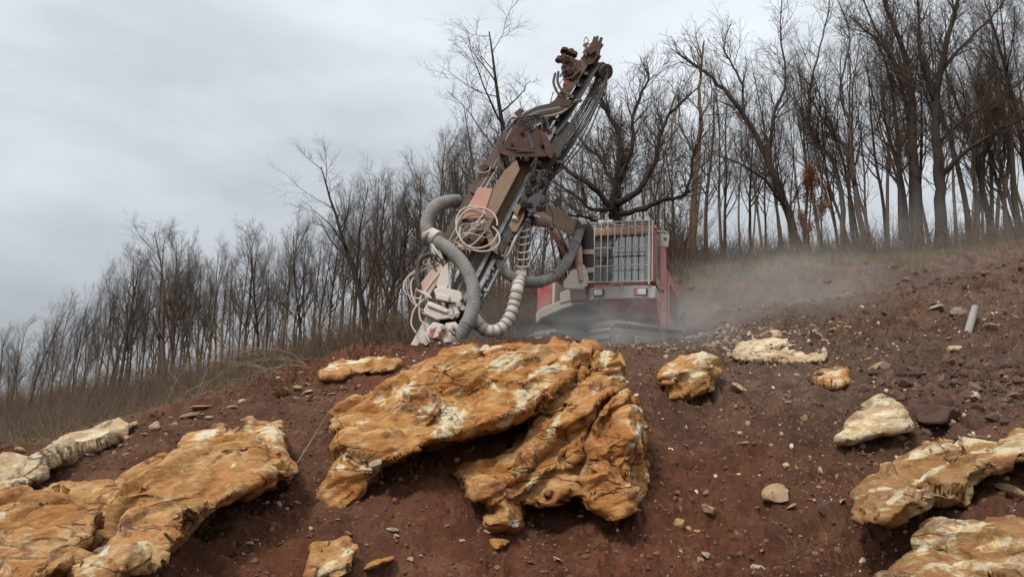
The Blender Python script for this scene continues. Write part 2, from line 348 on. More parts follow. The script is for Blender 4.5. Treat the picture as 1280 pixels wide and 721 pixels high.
# ------------------------------------------------------------------ terrain
CT = []   # (x, y, z)
for px, py, Y in [
    # cut face, bottom edge of the photo
    (0, 721, 4.7), (130, 721, 4.7), (250, 715, 4.9), (400, 721, 5.2), (520, 721, 5.3), (640, 715, 5.4), (760, 715, 5.4), (880, 715, 5.4), (1000, 715, 5.3), (1130, 715, 5.1), (1280, 715, 4.8),
    # mid face
    (0, 650, 5.6), (150, 600, 6.3), (270, 640, 5.9), (330, 590, 6.5), (400, 620, 6.4), (480, 615, 6.45), (532, 588, 6.12), (495, 612, 6.2), (560, 650, 5.95), (660, 650, 6.2), (600, 560, 7.1), (760, 660, 6.1), (820, 560, 7.3),
    (850, 600, 6.7), (850, 520, 8.2), (950, 560, 7.4), (950, 480, 9.5), (1050, 600, 6.5), (1150, 560, 6.7), (1280, 580, 6.1), (1180, 500, 8.0), (1060, 500, 8.4), (1280, 490, 8.0), (1280, 450, 9.2),
    (300, 540, 7.3), (395, 525, 7.45), (380, 575, 6.9), (180, 560, 6.8),
    # ridge crest
    (0, 598, 6.5), (80, 566, 7.0), (170, 527, 7.7), (240, 503, 8.1), (320, 487, 8.5), (400, 462, 8.9), (470, 450, 9.2), (540, 442, 9.5), (620, 440, 9.6), (700, 440, 9.8), (780, 446, 10.3),
    # platform of the rig
    (560, 441, 12.5), (640, 438, 12.5), (700, 437, 13), (760, 438, 13), (830, 438, 13), (870, 430, 13), (760, 436, 16.5), (860, 425, 16.5),
    # right slope up to the bank
    (860, 445, 11.4), (930, 432, 12.2), (1000, 425, 12.4), (1100, 435, 11.5), (1200, 420, 11.8), (1280, 400, 12.0),
    (900, 400, 15.5), (1000, 390, 15.8), (1100, 380, 16.2), (1200, 365, 16.5), (1280, 350, 16.5),
    (850, 385, 19.8), (905, 384, 20.1), (1000, 376, 20.1), (1080, 364, 20.1), (1180, 346, 20.1), (1280, 328, 20.0), (905, 350, 20.9), (1000, 343, 20.9), (1080, 339, 20.9), (1180, 328, 20.9), (1280, 314, 20.9),
    (850, 352, 22.5), (905, 345, 22.0), (1000, 338, 22.0), (1080, 334, 22.3), (1180, 326, 22.5), (1280, 311, 22.5),
    (850, 345, 29), (1000, 335, 29), (1280, 309, 28), (1100, 325, 29),
    # ground behind the crest on the left, rising to the wood
    (-60, 600, 10), (60, 575, 11), (180, 545, 12), (280, 520, 13), (400, 490, 14), (500, 462, 16), (600, 440, 18), (700, 425, 20),
    (-60, 560, 20), (60, 548, 22), (160, 532, 24), (300, 500, 24), (400, 480, 25), (500, 452, 26), (620, 420, 27), (740, 390, 28),
    (-60, 542, 40), (60, 530, 40), (180, 512, 40), (320, 484, 38), (450, 455, 36), (600, 415, 35),
    (-60, 534, 60), (100, 520, 60), (300, 488, 60), (500, 450, 56), (700, 400, 50), (900, 350, 45), (1280, 318, 42)]:
    CT.append(P(px, py, Y))
for x, y, z in [(0, 0, 0), (-2, 1.5, 0), (2, 1.5, 0.1), (0, 3.2, 0.25), (-3, 3.2, 0.2), (3, 3.2, 0.3), (-8, 3, -.1), (8, 3, 1.0), (12, 8, 3.3), (-12, 8, 0.9), (-7, 6.4, 0.9), (0, -12, -1.5), (-20, -5, -1.5), (20, -5, 1.5),
                (22, 20, 8.0), (30, 40, 9.5), (-30, 30, 1.5), (-50, 60, 2.5), (40, 80, 9), (0, 100, 6), (-60, 110, 3.5), (60, 140, 8), (0, 220, 4), (-150, 220, 2), (150, 220, 6), (-180, 20, 0), (180, 20, 6), (0, -150, -4),
                (0, 420, 2), (-350, 350, 0), (350, 350, 3), (-420, 0, -2), (420, 0, 2), (0, -420, -6)]:
    CT.append(np.array([x, y, z], float))
CT = np.array(CT)
def _phi(d2): return np.sqrt(d2 + 0.35)
_xy = CT[:, :2]; _D = ((_xy[:, None] - _xy[None]) ** 2).sum(-1); _n = len(CT)
_A = np.zeros((_n + 3, _n + 3)); _A[:_n, :_n] = _phi(_D) - 0.06 * np.eye(_n); _A[:_n, _n:] = np.c_[np.ones(_n), _xy]; _A[_n:, :_n] = _A[:_n, _n:].T
_W = np.linalg.solve(_A, np.r_[CT[:, 2], 0, 0, 0])
def base_h(x, y):
    x = np.asarray(x, float).ravel(); y = np.asarray(y, float).ravel(); r = np.empty(len(x))
    for i in range(0, len(x), 20000):
        a = x[i:i+20000]; b = y[i:i+20000]
        r[i:i+20000] = _phi((a[:, None] - _xy[None, :, 0]) ** 2 + (b[:, None] - _xy[None, :, 1]) ** 2) @ _W[:_n] + _W[_n] + _W[_n+1] * a + _W[_n+2] * b
    return r
def sstep(a, b, x): t = np.clip((x - a) / (b - a), 0, 1); return t * t * (3 - 2 * t)
def turf_mask(x, y):
    """where the ground keeps its grass: behind the cut and on top of the bank"""
    right = sstep(20.6, 20.9, y + 0.25 * np.sin(x * 1.3) + .12 * np.sin(x * 4.1)) * sstep(3.2, 5, x)
    left = sstep(0, 0.5, y - np.where(x < -1, 8.55 + 0.85 * (x + 3.2), 11.2 + 0.6 * (x + 1))) * sstep(1.8, 0.4, x - 0.1 * y)
    far = sstep(20, 23, y)
    return np.maximum(np.maximum(right, left), far)
def ground_h(x, y):
    x = np.asarray(x, float).ravel(); y = np.asarray(y, float).ravel()
    z = base_h(x, y); p = np.c_[x, y, z * 0.7]
    rough = sstep(2, 4.5, np.hypot(x, y)) * (1 - 0.8 * turf_mask(x, y))
    flat = 1 - 0.75 * np.exp(-((x - 1.9) ** 2 + (y - 14.5) ** 2) / 6.0)
    z = z + rough * flat * (0.14 * fbm(p * 1.3, 3, 11) + 0.05 * (0.5 - np.abs(vnoise(p * 3.6, 55))) + 0.11 * ridged(p * 1.9 + 5, 2, 41) * sstep(-.3, .4, vnoise(p * .5, 77)))
    near = sstep(40, 22, np.hypot(x, y)) * rough
    cl = fbm(p * 5.0, 3, 5); hum = sstep(2.5, 4.5, x) * sstep(7.5, 10, y)
    z = z + hum * near * 0.10 * (0.5 - np.abs(vnoise(p * 3.4, 51))) * 2 * sstep(-.5, .2, vnoise(p * 0.9, 52))
    cloddy = 0.45 + 0.9 * sstep(-0.1, 0.5, vnoise(p * 0.8, 9)) + 1.1 * sstep(3.0, 5.5, x) * sstep(6.5, 9.0, y)
    z = z + near * cloddy * (0.055 * np.maximum(cl, -0.25) + 0.075 * (0.5 - np.abs(vnoise(p * 8.0, 21))) * (0.6 + .8 * sstep(-.2, .5, vnoise(p * 1.7, 24))) + 0.042 * (0.5 - np.abs(vnoise(p * 19.0, 22))) + 0.018 * vnoise(p * 40.0, 23))
    z = z + 0.28 * sstep(20.5, 20.7, y + 0.25 * np.sin(x * 1.3) + .12 * np.sin(x * 4.1)) * sstep(3.4, 4.6, x) * sstep(30, 23, y) * (0.5 + .5 * sstep(13, 9, x))
    z = z + turf_mask(x, y) * (0.06 * fbm(p * 2.5, 3, 61) + .05 * fbm(p * 7, 2, 62)) * sstep(60, 30, y)
    w_ = (x - 1.75 - 0.10 * (y - 6)) / .38; z = z - 0.16 * np.exp(-w_ * w_) * sstep(5, 6, y) * sstep(9.5, 8, y)   # runnel down the slope
    z = z + (1 - near) * 0.05 * fbm(p * 0.8, 3, 31)
    return z
# lookup of the smooth ground for tracing where a line of sight meets it
GX = np.arange(-14, 24, 0.1); GY = np.arange(2.5, 34, 0.1)
_gx, _gy = np.meshgrid(GX, GY, indexing='ij'); GH = base_h(_gx, _gy).reshape(_gx.shape)
def lut_h(x, y):
    i = np.clip((x - GX[0]) / 0.1, 0, len(GX) - 1.001); j = np.clip((y - GY[0]) / 0.1, 0, len(GY) - 1.001)
    a = i.astype(int); b = j.astype(int); fa = i - a; fb = j - b
    return GH[a, b] * (1-fa) * (1-fb) + GH[a+1, b] * fa * (1-fb) + GH[a, b+1] * (1-fa) * fb + GH[a+1, b+1] * fa * fb
def hitY(px, py, far=12.0):
    """forward distance at which the ray through a photo pixel meets the ground"""
    px = np.atleast_1d(np.asarray(px, float)); py = np.atleast_1d(np.asarray(py, float)); res = np.full(px.shape, far); prev = np.full(px.shape, 1e-3); done = np.zeros(px.shape, bool)
    for Y in np.arange(3.4, 32, 0.05):
        p = P(px, py, np.full(px.shape, Y)); h = (p[:, 2] < lut_h(p[:, 0], p[:, 1])) & ~done
        gap = p[:, 2] - lut_h(p[:, 0], p[:, 1])
        if h.any(): res[h] = Y - 0.05 * (-gap[h]) / np.maximum(prev[h] - gap[h], 1e-6)
        prev = gap; done |= h
    return res
def G(px, py, far=12.0):
    Y = hitY(px, py, far)[0]; p = P(px, py, Y); p[2] = ground_h([p[0]], [p[1]])[0]; return p

def build_ground():
    th = np.r_[np.arange(-180, -44, 6.0), np.linspace(-42, 44, 1000), np.arange(50, 180, 6.0)]; th = np.radians(th)
    r = np.r_[np.linspace(0.2, 3.3, 10), np.exp(np.linspace(math.log(3.6), math.log(26), 620)), np.exp(np.linspace(math.log(26.4), math.log(900), 70))]
    nt, nr = len(th), len(r); T, Rr = np.meshgrid(th, r, indexing='ij'); x = (np.sin(T) * Rr).ravel(); y = (np.cos(T) * Rr).ravel()
    z = ground_h(x, y); far = Rr.ravel() > 480
    z = np.where(far, z * np.clip(1 - (Rr.ravel() - 480) / 400, 0, 1), z)
    idx = np.arange(nt * nr).reshape(nt, nr); a = idx; b = np.roll(idx, -1, axis=0)
    q = np.stack([a[:, :-1], a[:, 1:], b[:, 1:], b[:, :-1]], -1).reshape(-1, 4)
    c = idx[:, 0]; V = np.c_[x, y, z]; V = np.vstack([V, [[0, 0, float(ground_h([0], [0])[0])]]])
    me = mesh_np('ground', V, q)
    me.materials.append(SOIL)
    tm = np.r_[turf_mask(x, y), 0]; gy = np.r_[sstep(6.5, 10.5, y + 0.35 * x) * sstep(0.0, 3.0, x) * 0.85 + sstep(10.5, 12, y) * sstep(3, 0, x), 0]
    ch = np.r_[np.clip(0.35 + sstep(3.0, 0.6, np.abs(y - (9.1 + 0.25 * (x + 3)))) * 0.7 * sstep(1, 0, x) + sstep(1.5, 3, x) * .65, 0, 1), 0]
    for n_, d in (('turf', tm), ('greyness', np.clip(gy, 0, 1)), ('chips', ch)):
        at = me.attributes.new(n_, 'FLOAT', 'POINT'); at.data.foreach_set('value', d.astype(np.float32))
    o = newobj('ground', me); tag(o, kind='structure'); return o
build_ground()

# ------------------------------------------------------------------ rocks
def inside(poly, pts):
    x, y = pts[:, 0][:, None], pts[:, 1][:, None]; a = poly; b = np.roll(poly, -1, axis=0)
    c = ((a[:, 1] > y) != (b[:, 1] > y)) & (x < (b[:, 0] - a[:, 0]) * (y - a[:, 1]) / (b[:, 1] - a[:, 1] + 1e-12) + a[:, 0])
    return c.sum(1) % 2 == 1
def dist_poly(poly, pts):
    a = poly; d = np.roll(poly, -1, axis=0) - a; L2 = (d ** 2).sum(1) + 1e-12; out = np.full(len(pts), 1e9)
    for i in range(len(a)):
        w = pts - a[i]; t = np.clip((w @ d[i]) / L2[i], 0, 1); out = np.minimum(out, np.hypot(w[:, 0] - t * d[i, 0], w[:, 1] - t * d[i, 1]))
    return out
def resample(poly, sp):
    o = []
    for i in range(len(poly)):
        a, b = poly[i], poly[(i + 1) % len(poly)]; n = max(1, int(round(np.hypot(*(b - a)) / sp)))
        o += [a + (b - a) * k / n for k in range(n)]
    return np.array(o)
def facets(q, seed):
    """continuous field made of flat planes: nearest jittered cell in a slanted Manhattan metric"""
    i = np.floor(q).astype(np.int64); best = np.full(len(q), 9.0)
    for a in (-1, 0, 1):
        for b in (-1, 0, 1):
            for c in (-1, 0, 1):
                ci = i + [a, b, c]; h = [_hash(ci[:, 0], ci[:, 1], ci[:, 2], seed + 100 * k) for k in range(6)]
                dx = q[:, 0] - ci[:, 0] - h[0]; dy = q[:, 1] - ci[:, 1] - h[1]; dz = q[:, 2] - ci[:, 2] - h[2]
                u = dx + dy * (h[3] - .5); v = dy + dz * (h[4] - .5); w = dz + dx * (h[5] - .5)
                best = np.minimum(best, (np.abs(u) + np.abs(v) + np.abs(w)) * 0.6)
    return 1 - np.clip(best, 0, 1.2)
def planes(q, seed):
    """every cell its own tilted plane: stepped, broken faces"""
    i = np.floor(q).astype(np.int64); best = np.full(len(q), 9.0); val = np.zeros(len(q))
    for a in (-1, 0, 1):
        for b in (-1, 0, 1):
            for c in (-1, 0, 1):
                ci = i + [a, b, c]; h = [_hash(ci[:, 0], ci[:, 1], ci[:, 2], seed + 100 * k) for k in range(7)]
                dx = q[:, 0] - ci[:, 0] - h[0]; dy = q[:, 1] - ci[:, 1] - h[1]; dz = q[:, 2] - ci[:, 2] - h[2]; d = dx * dx + dy * dy + dz * dz; k = d < best
                best[k] = d[k]; v = (h[6] - .5) * 0.7 + (dx * (h[3] - .5) + dy * (h[4] - .5) + dz * (h[5] - .5)) * 1.5; val[k] = v[k]
    return val
def lobe(poly, Yfun, T, Rpx, sp=3.0, pales=(), seed=0, amp=1.0, tilt=28, ridges=(), back=1.0, power=2.6, jag=2.2):
    """one block of a rock: the traced outline given its distance, thickness, bulge, bedding ledges and breaks; returns verts, tris, pale"""
    poly = np.array(poly, float); c = resample(poly, 6)
    for _ in range(1): c = 0.6 * c + 0.2 * np.roll(c, 1, 0) + 0.2 * np.roll(c, -1, 0)
    q = np.c_[c * 0.09, np.full(len(c), seed)]; nr = np.roll(c, -1, 0) - np.roll(c, 1, 0); nr = np.c_[nr[:, 1], -nr[:, 0]] / (np.hypot(nr[:, 0], nr[:, 1])[:, None] + 1e-9)
    c = c + nr * (jag * fbm(q, 3, seed))[:, None]; B = resample(c, sp)
    lo, hi = B.min(0), B.max(0); gx, gy = np.meshgrid(np.arange(lo[0], hi[0], sp), np.arange(lo[1], hi[1], sp * 0.87)); gx = gx + (np.arange(gx.shape[0]) % 2)[:, None] * sp / 2
    g = np.c_[gx.ravel(), gy.ravel()]; g += np.random.default_rng(seed).uniform(-.25, .25, g.shape) * sp
    g = g[inside(B, g)]; g = g[dist_poly(B, g) > sp * 0.6]
    pts = [Vector(p) for p in np.vstack([B, g])]; nb = len(B)
    r = delaunay_2d_cdt(pts, [(i, (i + 1) % nb) for i in range(nb)], [], 1, 1e-4)
    V2 = np.array([tuple(v) for v in r[0]]); tris = np.array([f for f in r[2] if len(f) == 3])
    d = dist_poly(B, V2); isb = d < sp * 0.15
    t = np.clip(d / Rpx, 0, 1); f = (1 - (1 - t) ** power) ** (1 / power); f[isb] = 0
    Y = Yfun(V2[:, 0], V2[:, 1])
    rel = np.zeros(len(V2))
    for (ax, ay, bx, by, w, h) in ridges:           # ribs and furrows along a line, h in metres towards the viewer
        e = np.array([bx - ax, by - ay]); L2 = (e ** 2).sum(); u = np.clip(((V2 - [ax, ay]) @ e) / L2, 0, 1)
        dd = np.hypot(V2[:, 0] - ax - u * e[0], V2[:, 1] - ay - u * e[1]); rel += h * np.exp(-(dd / w) ** 2)
    Vf = P(V2[:, 0], V2[:, 1], Y - (T + rel) * f); ib = np.where(~isb)[0]; Vb = P(V2[ib, 0], V2[ib, 1], Y[ib] + T * back * f[ib])
    mp = np.arange(len(V2)); mp[ib] = len(V2) + np.arange(len(ib)); V = np.vstack([Vf, Vb])
    e0 = V2[tris[:, 1]] - V2[tris[:, 0]]; e1 = V2[tris[:, 2]] - V2[tris[:, 0]]; flip = (e0[:, 0] * e1[:, 1] - e0[:, 1] * e1[:, 0]) > 0
    tris[flip] = tris[flip][:, ::-1]; Fs = np.vstack([tris, mp[tris][:, ::-1]])
    return V, Fs, pales, seed, tilt, amp
def vnormals(V, Fs):
    n = np.cross(V[Fs[:, 1]] - V[Fs[:, 0]], V[Fs[:, 2]] - V[Fs[:, 0]]); vn = np.zeros_like(V)
    for j in range(3):
        for ax in range(3): vn[:, ax] += np.bincount(Fs[:, j], n[:, ax], len(V))
    return vn / (np.linalg.norm(vn, axis=1)[:, None] + 1e-12)
def broken(V, k, seed, tilt, amp):
    """outward displacement: flat facets, bedding ledges, fracture furrows"""
    th = R(tilt); e1v = np.array([math.cos(th), 0.25, math.sin(th)]); e2v = np.array([-math.sin(th), -0.15, math.cos(th)]); e3v = np.cross(e1v, e2v)
    W = V + 0.05 * np.c_[vnoise(V * 2.2, 61), vnoise(V * 2.2, 62), vnoise(V * 2.2, 63)]
    s1, s2, s3 = W @ e1v, W @ e2v, W @ e3v
    if k == 0:
        q = np.c_[s1 * 1.3, s3 * 1.3, s2 * 2.4] + seed
        disp = 0.17 * (facets(q, seed) - 0.5) + 0.04 * planes(q * 1.25 + 3, seed + 2) + 0.03 * fbm(V * 1.2 + seed, 2, seed + 1)
    else:
        hh = s2 + 0.05 * fbm(np.c_[s1, s3, s2] * np.array([0.9, 0.9, 2.0]) + seed, 3, seed)
        disp = np.zeros(len(V))
        for th_, am, sd_ in ((0.115, 0.042, 1), (0.045, 0.015, 2)):
            lay = hh / th_ + 0.45 * vnoise(np.c_[s1 * 2, s3 * 2, s2], seed + sd_); i0 = np.floor(lay).astype(np.int64); fr = lay - i0; z0 = np.zeros_like(i0)
            blk = np.floor(s1 * (1.1 / th_ * 0.115) + 3 * _hash(i0, z0, z0, seed)).astype(np.int64)
            l0 = _hash(i0, blk * 0, z0, seed + sd_) - 0.5; l1 = _hash(i0 + 1, blk * 0, z0, seed + sd_) - 0.5; w = sstep(0.86, 1.0, fr)
            disp += am * ((l0 * (1 - w) + l1 * w) * 1.4 - 0.5 * np.exp(-((fr - 0.93) / 0.06) ** 2)) * sstep(-.5, .35, vnoise(V * (1.4 if sd_ == 1 else 3.0) + sd_, seed + 8))
        q = np.c_[s1 * 3.6, s3 * 3.6, s2 * 7.5] + seed
        disp += 0.030 * (facets(q, seed + 4) - 0.5) + 0.022 * planes(q * .8, seed + 9) + 0.012 * planes(q * 2.0, seed + 10) + 0.006 * fbm(V * 14, 3, seed + 5)
        disp -= 0.05 * sstep(0.80, 0.97, ridged(np.c_[s1 * 0.9, s3, s2 * 2.6] + 7, 1, seed + 6))
    return disp * amp
def remesh(V, Fs, vox):
    """fuse the blocks into one closed skin of even grain"""
    me = mesh_np('tmp', V, Fs); o = bpy.data.objects.new('tmp', me); col.objects.link(o)
    m = o.modifiers.new('r', 'REMESH'); m.mode = 'VOXEL'; m.voxel_size = vox; m.adaptivity = 0
    dg = bpy.context.evaluated_depsgraph_get(); ev = o.evaluated_get(dg).to_mesh()
    nv = len(ev.vertices); V2 = np.empty(nv * 3, np.float32); ev.vertices.foreach_get('co', V2); ev.calc_loop_triangles(); nt = len(ev.loop_triangles); T = np.empty(nt * 3, np.int32); ev.loop_triangles.foreach_get('vertices', T)
    bpy.data.objects.remove(o); bpy.data.meshes.remove(me); return V2.reshape(-1, 3).astype(float), T.reshape(-1, 3)
def chip(V, T, seed, n, rad, dep):
    """strike flat flakes off the surface: crisp planar breaks"""
    rng = np.random.default_rng(seed * 7 + 1); V = V.copy(); vn = vnormals(V, T); size = np.ptp(V, axis=0).max(); sc_ = min(1, size / 2.2)
    for i in range(n):
        j = rng.integers(len(V)); 
        if vn[j, 1] > 0.35: continue
        nn = vn[j] + rng.normal(0, .20, 3); nn /= np.linalg.norm(nn); r_ = rng.uniform(*rad) * sc_; d0 = rng.uniform(*dep) * sc_
        w = V - V[j]; dist = np.sqrt((w ** 2).sum(1)); m = (dist < r_ * 1.25) & (vn @ nn > 0.1)
        if not m.any(): continue
        h = w[m] @ nn + d0; fall = np.clip((1.25 - dist[m] / r_) / .25, 0, 1); V[m] -= nn * (np.clip(h, 0, 1.7 * d0 + .012) * fall)[:, None]
    return V
def rock(name, lobes, mat, label, cat, group=None, vox=0.018, chips=24):
    from mathutils.kdtree import KDTree
    Vs, Fs, o = [], [], 0
    for L in lobes: Vs.append(L[0]); Fs.append(L[1] + o); o += len(L[0])
    V, T = remesh(np.vstack(Vs), np.vstack(Fs), vox)
    if len(lobes) > 1:
        kd = KDTree(sum(len(v) for v in Vs)); own = []
        for i, v in enumerate(Vs):
            for p in v[::3]: kd.insert(p, len(own)); own.append(i)
        kd.balance(); own = np.array(own); li = own[[kd.find(p)[1] for p in V]]
    else: li = np.zeros(len(V), int)
    # smooth the voxel steps
    E = np.vstack([T[:, [0, 1]], T[:, [1, 2]], T[:, [2, 0]]]); deg = np.bincount(E.ravel(), minlength=len(V))[:, None]
    for _ in range(3):
        acc = np.zeros_like(V)
        for ax in range(3): acc[:, ax] = np.bincount(E[:, 0], V[E[:, 1], ax], len(V)) + np.bincount(E[:, 1], V[E[:, 0], ax], len(V))
        V = 0.5 * V + 0.5 * acc / np.maximum(deg, 1)
    szf = min(1.0, np.ptp(V, axis=0).max() / 1.5) ** 0.8
    for k in range(2):
        vn = vnormals(V, T); d = np.zeros(len(V))
        for i, L in enumerate(lobes):
            m = li == i
            if m.any(): d[m] = broken(V[m], k, L[3], L[4], L[5] * szf)
        for _ in range(1 if k else 2):      # soften only the seams between blocks
            acc = np.bincount(E[:, 0], d[E[:, 1]], len(V)) + np.bincount(E[:, 1], d[E[:, 0]], len(V)); d = d * .6 + .4 * acc / np.maximum(deg[:, 0], 1)
        V = V + vn * d[:, None]
        V = chip(V, T, lobes[0][3] + k, chips * (1 if k == 0 else 3), (.20, .45) if k == 0 else (.07, .20), (.02, .06) if k == 0 else (.006, .022))
    px_, py_ = project(V); pale = np.zeros(len(V))
    for i, L in enumerate(lobes):
        for cx, cy, rx, ry, an in L[2]:
            an = R(an); dx = px_ - cx; dy = py_ - cy; u = (dx * math.cos(an) - dy * math.sin(an)) / rx; w = (dx * math.sin(an) + dy * math.cos(an)) / ry
            pale = np.maximum(pale, np.where(li == i, np.clip(1.25 - np.hypot(u, w) * 0.7, 0, 1), 0))
    org = np.array([V[:, 0].mean(), V[:, 1].mean(), V[:, 2].min()]); me = mesh_np(name, V - org, T); me.materials.append(mat)
    at = me.attributes.new('pale', 'FLOAT', 'POINT'); at.data.foreach_set('value', pale.astype(np.float32))
    ob = newobj(name, me, None, org); return tag(ob, label, cat, group)
def plane(cx, cy, Y0, bx=0.0, by=0.0):
    return lambda px, py: Y0 + bx * (px - cx) + by * (py - cy)
def onground(off=0.0, far=9.0, g=0.0, cy=0.0):
    """follow the slope; g sinks the upper edge into the soil and lifts the lower one out of it"""
    def f(px, py):
        h = hitY(px, py, far); A_ = np.c_[np.ones(len(px)), px, py]; w, *_r = np.linalg.lstsq(A_, h, rcond=None)
        return 0.85 * (A_ @ w) + 0.15 * h + off + g * (cy - py) / 100
    return f
c4 = lambda l: [(370 + u * 0.416, 410 + v * 0.416) for u, v in l]
c5 = lambda l: [(u * 0.4175, 420 + v * 0.4175) for u, v in l]
c6 = lambda l: [(800 + u * 0.584, 300 + v * 0.584) for u, v in l]
def e4(u, v, a, b, an): return (370 + u * .416, 410 + v * .416, a * .416, b * .416, an)
def e5(u, v, a, b, an): return (u * .4175, 420 + v * .4175, a * .4175, b * .4175, an)
def e6(u, v, a, b, an): return (800 + u * .584, 300 + v * .584, a * .584, b * .584, an)

# the great boulder in the middle: stacked slabs of one split rock
A = lobe(c4([(100, 262), (150, 225), (200, 212), (252, 182), (290, 148), (350, 128), (400, 92), (480, 60), (560, 44), (640, 32), (720, 34), (800, 36), (872, 40), (898, 66), (880, 108), (850, 140), (815, 182), (770, 222), (720, 256), (660, 286), (600, 314), (545, 334), (500, 362), (440, 392), (380, 402), (330, 432), (272, 442), (225, 425), (160, 400), (108, 350)]),
         plane(560, 500, 7.35, -0.0010, -0.0115), 0.66, 40, pales=[e4(455, 275, 62, 42, 62), e4(720, 185, 70, 26, 30), e4(640, 105, 55, 20, 10), e4(325, 185, 42, 24, 30), e4(410, 235, 45, 16, 35), e4(640, 275, 45, 14, 35), e4(750, 130, 60, 16, 15), e4(560, 62, 70, 10, 12), e4(830, 80, 35, 14, 30), e4(255, 215, 20, 30, 0), e4(200, 280, 20, 14, 0), e4(490, 190, 40, 8, 35), e4(590, 170, 30, 7, -40)],
         seed=3, tilt=27, ridges=[(430, 590, 560, 545, 12, 0.14), (560, 545, 720, 470, 12, 0.16), (470, 520, 700, 440, 9, -0.10), (540, 575, 690, 500, 10, -0.08)])
Bf = lobe(c4([(28, 558), (50, 505), (95, 425), (128, 368), (175, 335), (230, 335), (262, 390), (278, 440), (262, 480), (215, 530), (165, 560), (110, 575), (60, 576)]),
          plane(430, 610, 6.35, 0.001, -0.006), 0.42, 26, pales=[e4(150, 360, 12, 45, 10), e4(205, 420, 22, 10, 0), e4(130, 420, 16, 10, 0)], seed=8, tilt=30, amp=0.7, ridges=[(395, 590, 480, 590, 8, 0.10)])
Cc = lobe(c4([(474, 452), (520, 412), (600, 372), (690, 318), (780, 258), (850, 196), (885, 165), (930, 140), (990, 148), (1000, 176), (962, 216), (902, 262), (884, 330), (852, 402), (826, 440), (786, 442), (742, 472), (704, 512), (688, 560), (688, 600), (660, 616), (600, 606), (562, 600), (562, 582), (606, 562), (560, 536), (500, 512)]),
          plane(640, 560, 6.80, 0.0, -0.0075), 0.62, 26, pales=[e4(640, 350, 20, 24, 60), e4(770, 300, 14, 60, -30), e4(895, 185, 26, 14, 20), e4(705, 470, 12, 26, -20), e4(660, 585, 16, 10, 0)], seed=14, tilt=33,
          ridges=[(600, 600, 760, 480, 10, 0.12), (650, 600, 790, 480, 7, -0.14), (580, 610, 700, 545, 9, -0.08)])
Dd = lobe(c4([(826, 470), (850, 415), (884, 335), (925, 282), (975, 235), (1018, 222), (1040, 262), (1060, 322), (1052, 380), (1050, 450), (1042, 520), (1022, 575), (985, 612), (950, 608), (920, 570), (870, 540), (838, 510)]),
          plane(760, 590, 6.5, 0.0008, -0.005), 0.55, 24, pales=[e4(1025, 435, 34, 50, 20), e4(1035, 310, 22, 34, 0), e4(1020, 240, 18, 14, 0), e4(1010, 350, 14, 8, 0), e4(1035, 540, 8, 40, 0)], seed=23, tilt=12, amp=0.85,
          ridges=[(735, 560, 800, 545, 8, 0.08), (720, 590, 800, 610, 8, 0.08), (740, 575, 800, 575, 5, -0.08)])
Ee = lobe(c4([(880, 118), (895, 80), (920, 60), (958, 66), (992, 108), (1000, 150), (970, 150), (930, 140), (900, 138)]), plane(760, 455, 7.6, 0, -0.004), 0.34, 18, pales=[e4(930, 85, 22, 26, 0), e4(970, 120, 14, 14, 0)], seed=31, amp=0.8)
Ff = lobe(c4([(700, 580), (720, 500), (780, 455), (840, 450), (860, 500), (840, 535), (780, 540), (740, 545)]), plane(690, 610, 7.1, 0, -0.003), 0.3, 20, pales=[], seed=37, amp=0.8)
Hh = lobe(c4([(690, 290), (760, 245), (820, 196), (862, 160), (880, 110), (896, 96), (905, 112), (880, 150), (840, 196), (790, 240), (740, 276), (700, 300)]), plane(700, 510, 7.0, 0.001, -0.0095), 0.22, 10, pales=[e4(800, 180, 60, 10, 40), e4(730, 262, 40, 8, 30)], seed=39, amp=0.5)
Ii = lobe(c4([(880, 330), (900, 270), (950, 235), (985, 200), (1002, 168), (1002, 200), (985, 228), (945, 262), (920, 330), (870, 430), (845, 440)]), plane(740, 530, 6.5, 0.0, -0.006), 0.25, 10, pales=[e4(975, 195, 10, 14, 0)], seed=43, amp=0.6)
Kk = lobe(c4([(470, 440), (560, 360), (700, 270), (860, 130), (930, 110), (1000, 190), (1040, 280), (1030, 470), (960, 560), (850, 500), (780, 545), (690, 540), (640, 500), (540, 500)]), plane(700, 520, 7.15, 0, -0.0085), 0.42, 22, seed=47, amp=1.0)
big_boulder = rock('boulder', [A, Bf, Cc, Dd, Ee, Ff, Hh, Ii, Kk], ORANGE, 'huge orange limestone boulder of tilted slabs overhanging the red soil mid slope', 'boulder', None, 0.0165, 75)

# left outcrops
L1 = lobe(c5([(222, 715), (290, 640), (330, 600), (330, 540), (355, 480), (420, 440), (500, 380), (560, 340), (640, 300), (700, 300), (770, 320), (840, 345), (895, 380), (900, 410), (860, 438), (790, 452), (720, 490), (640, 530), (590, 570), (590, 600), (540, 650), (480, 690), (400, 715), (330, 760), (220, 760)]),
          onground(-0.10, 9, .06, 640), 0.60, 24, pales=[e5(260, 690, 50, 30, 30), e5(310, 640, 18, 20, 0), e5(425, 625, 22, 14, 0), e5(690, 383, 18, 8, 0)], seed=51, tilt=30, ridges=[(120, 690, 240, 590, 8, -0.1), (230, 640, 330, 590, 10, .08)], power=2.4)
L2 = lobe(c5([(545, 325), (560, 300), (620, 275), (665, 262), (665, 290), (720, 285), (735, 252), (790, 262), (850, 250), (860, 285), (840, 320), (860, 345), (780, 360), (700, 330), (640, 330), (590, 350), (555, 350)]),
          onground(-0.2), 0.34, 12, pales=[e5(610, 295, 45, 16, 20), e5(810, 285, 45, 26, 0), e5(745, 275, 16, 18, 0)], seed=57, tilt=20, amp=0.7)
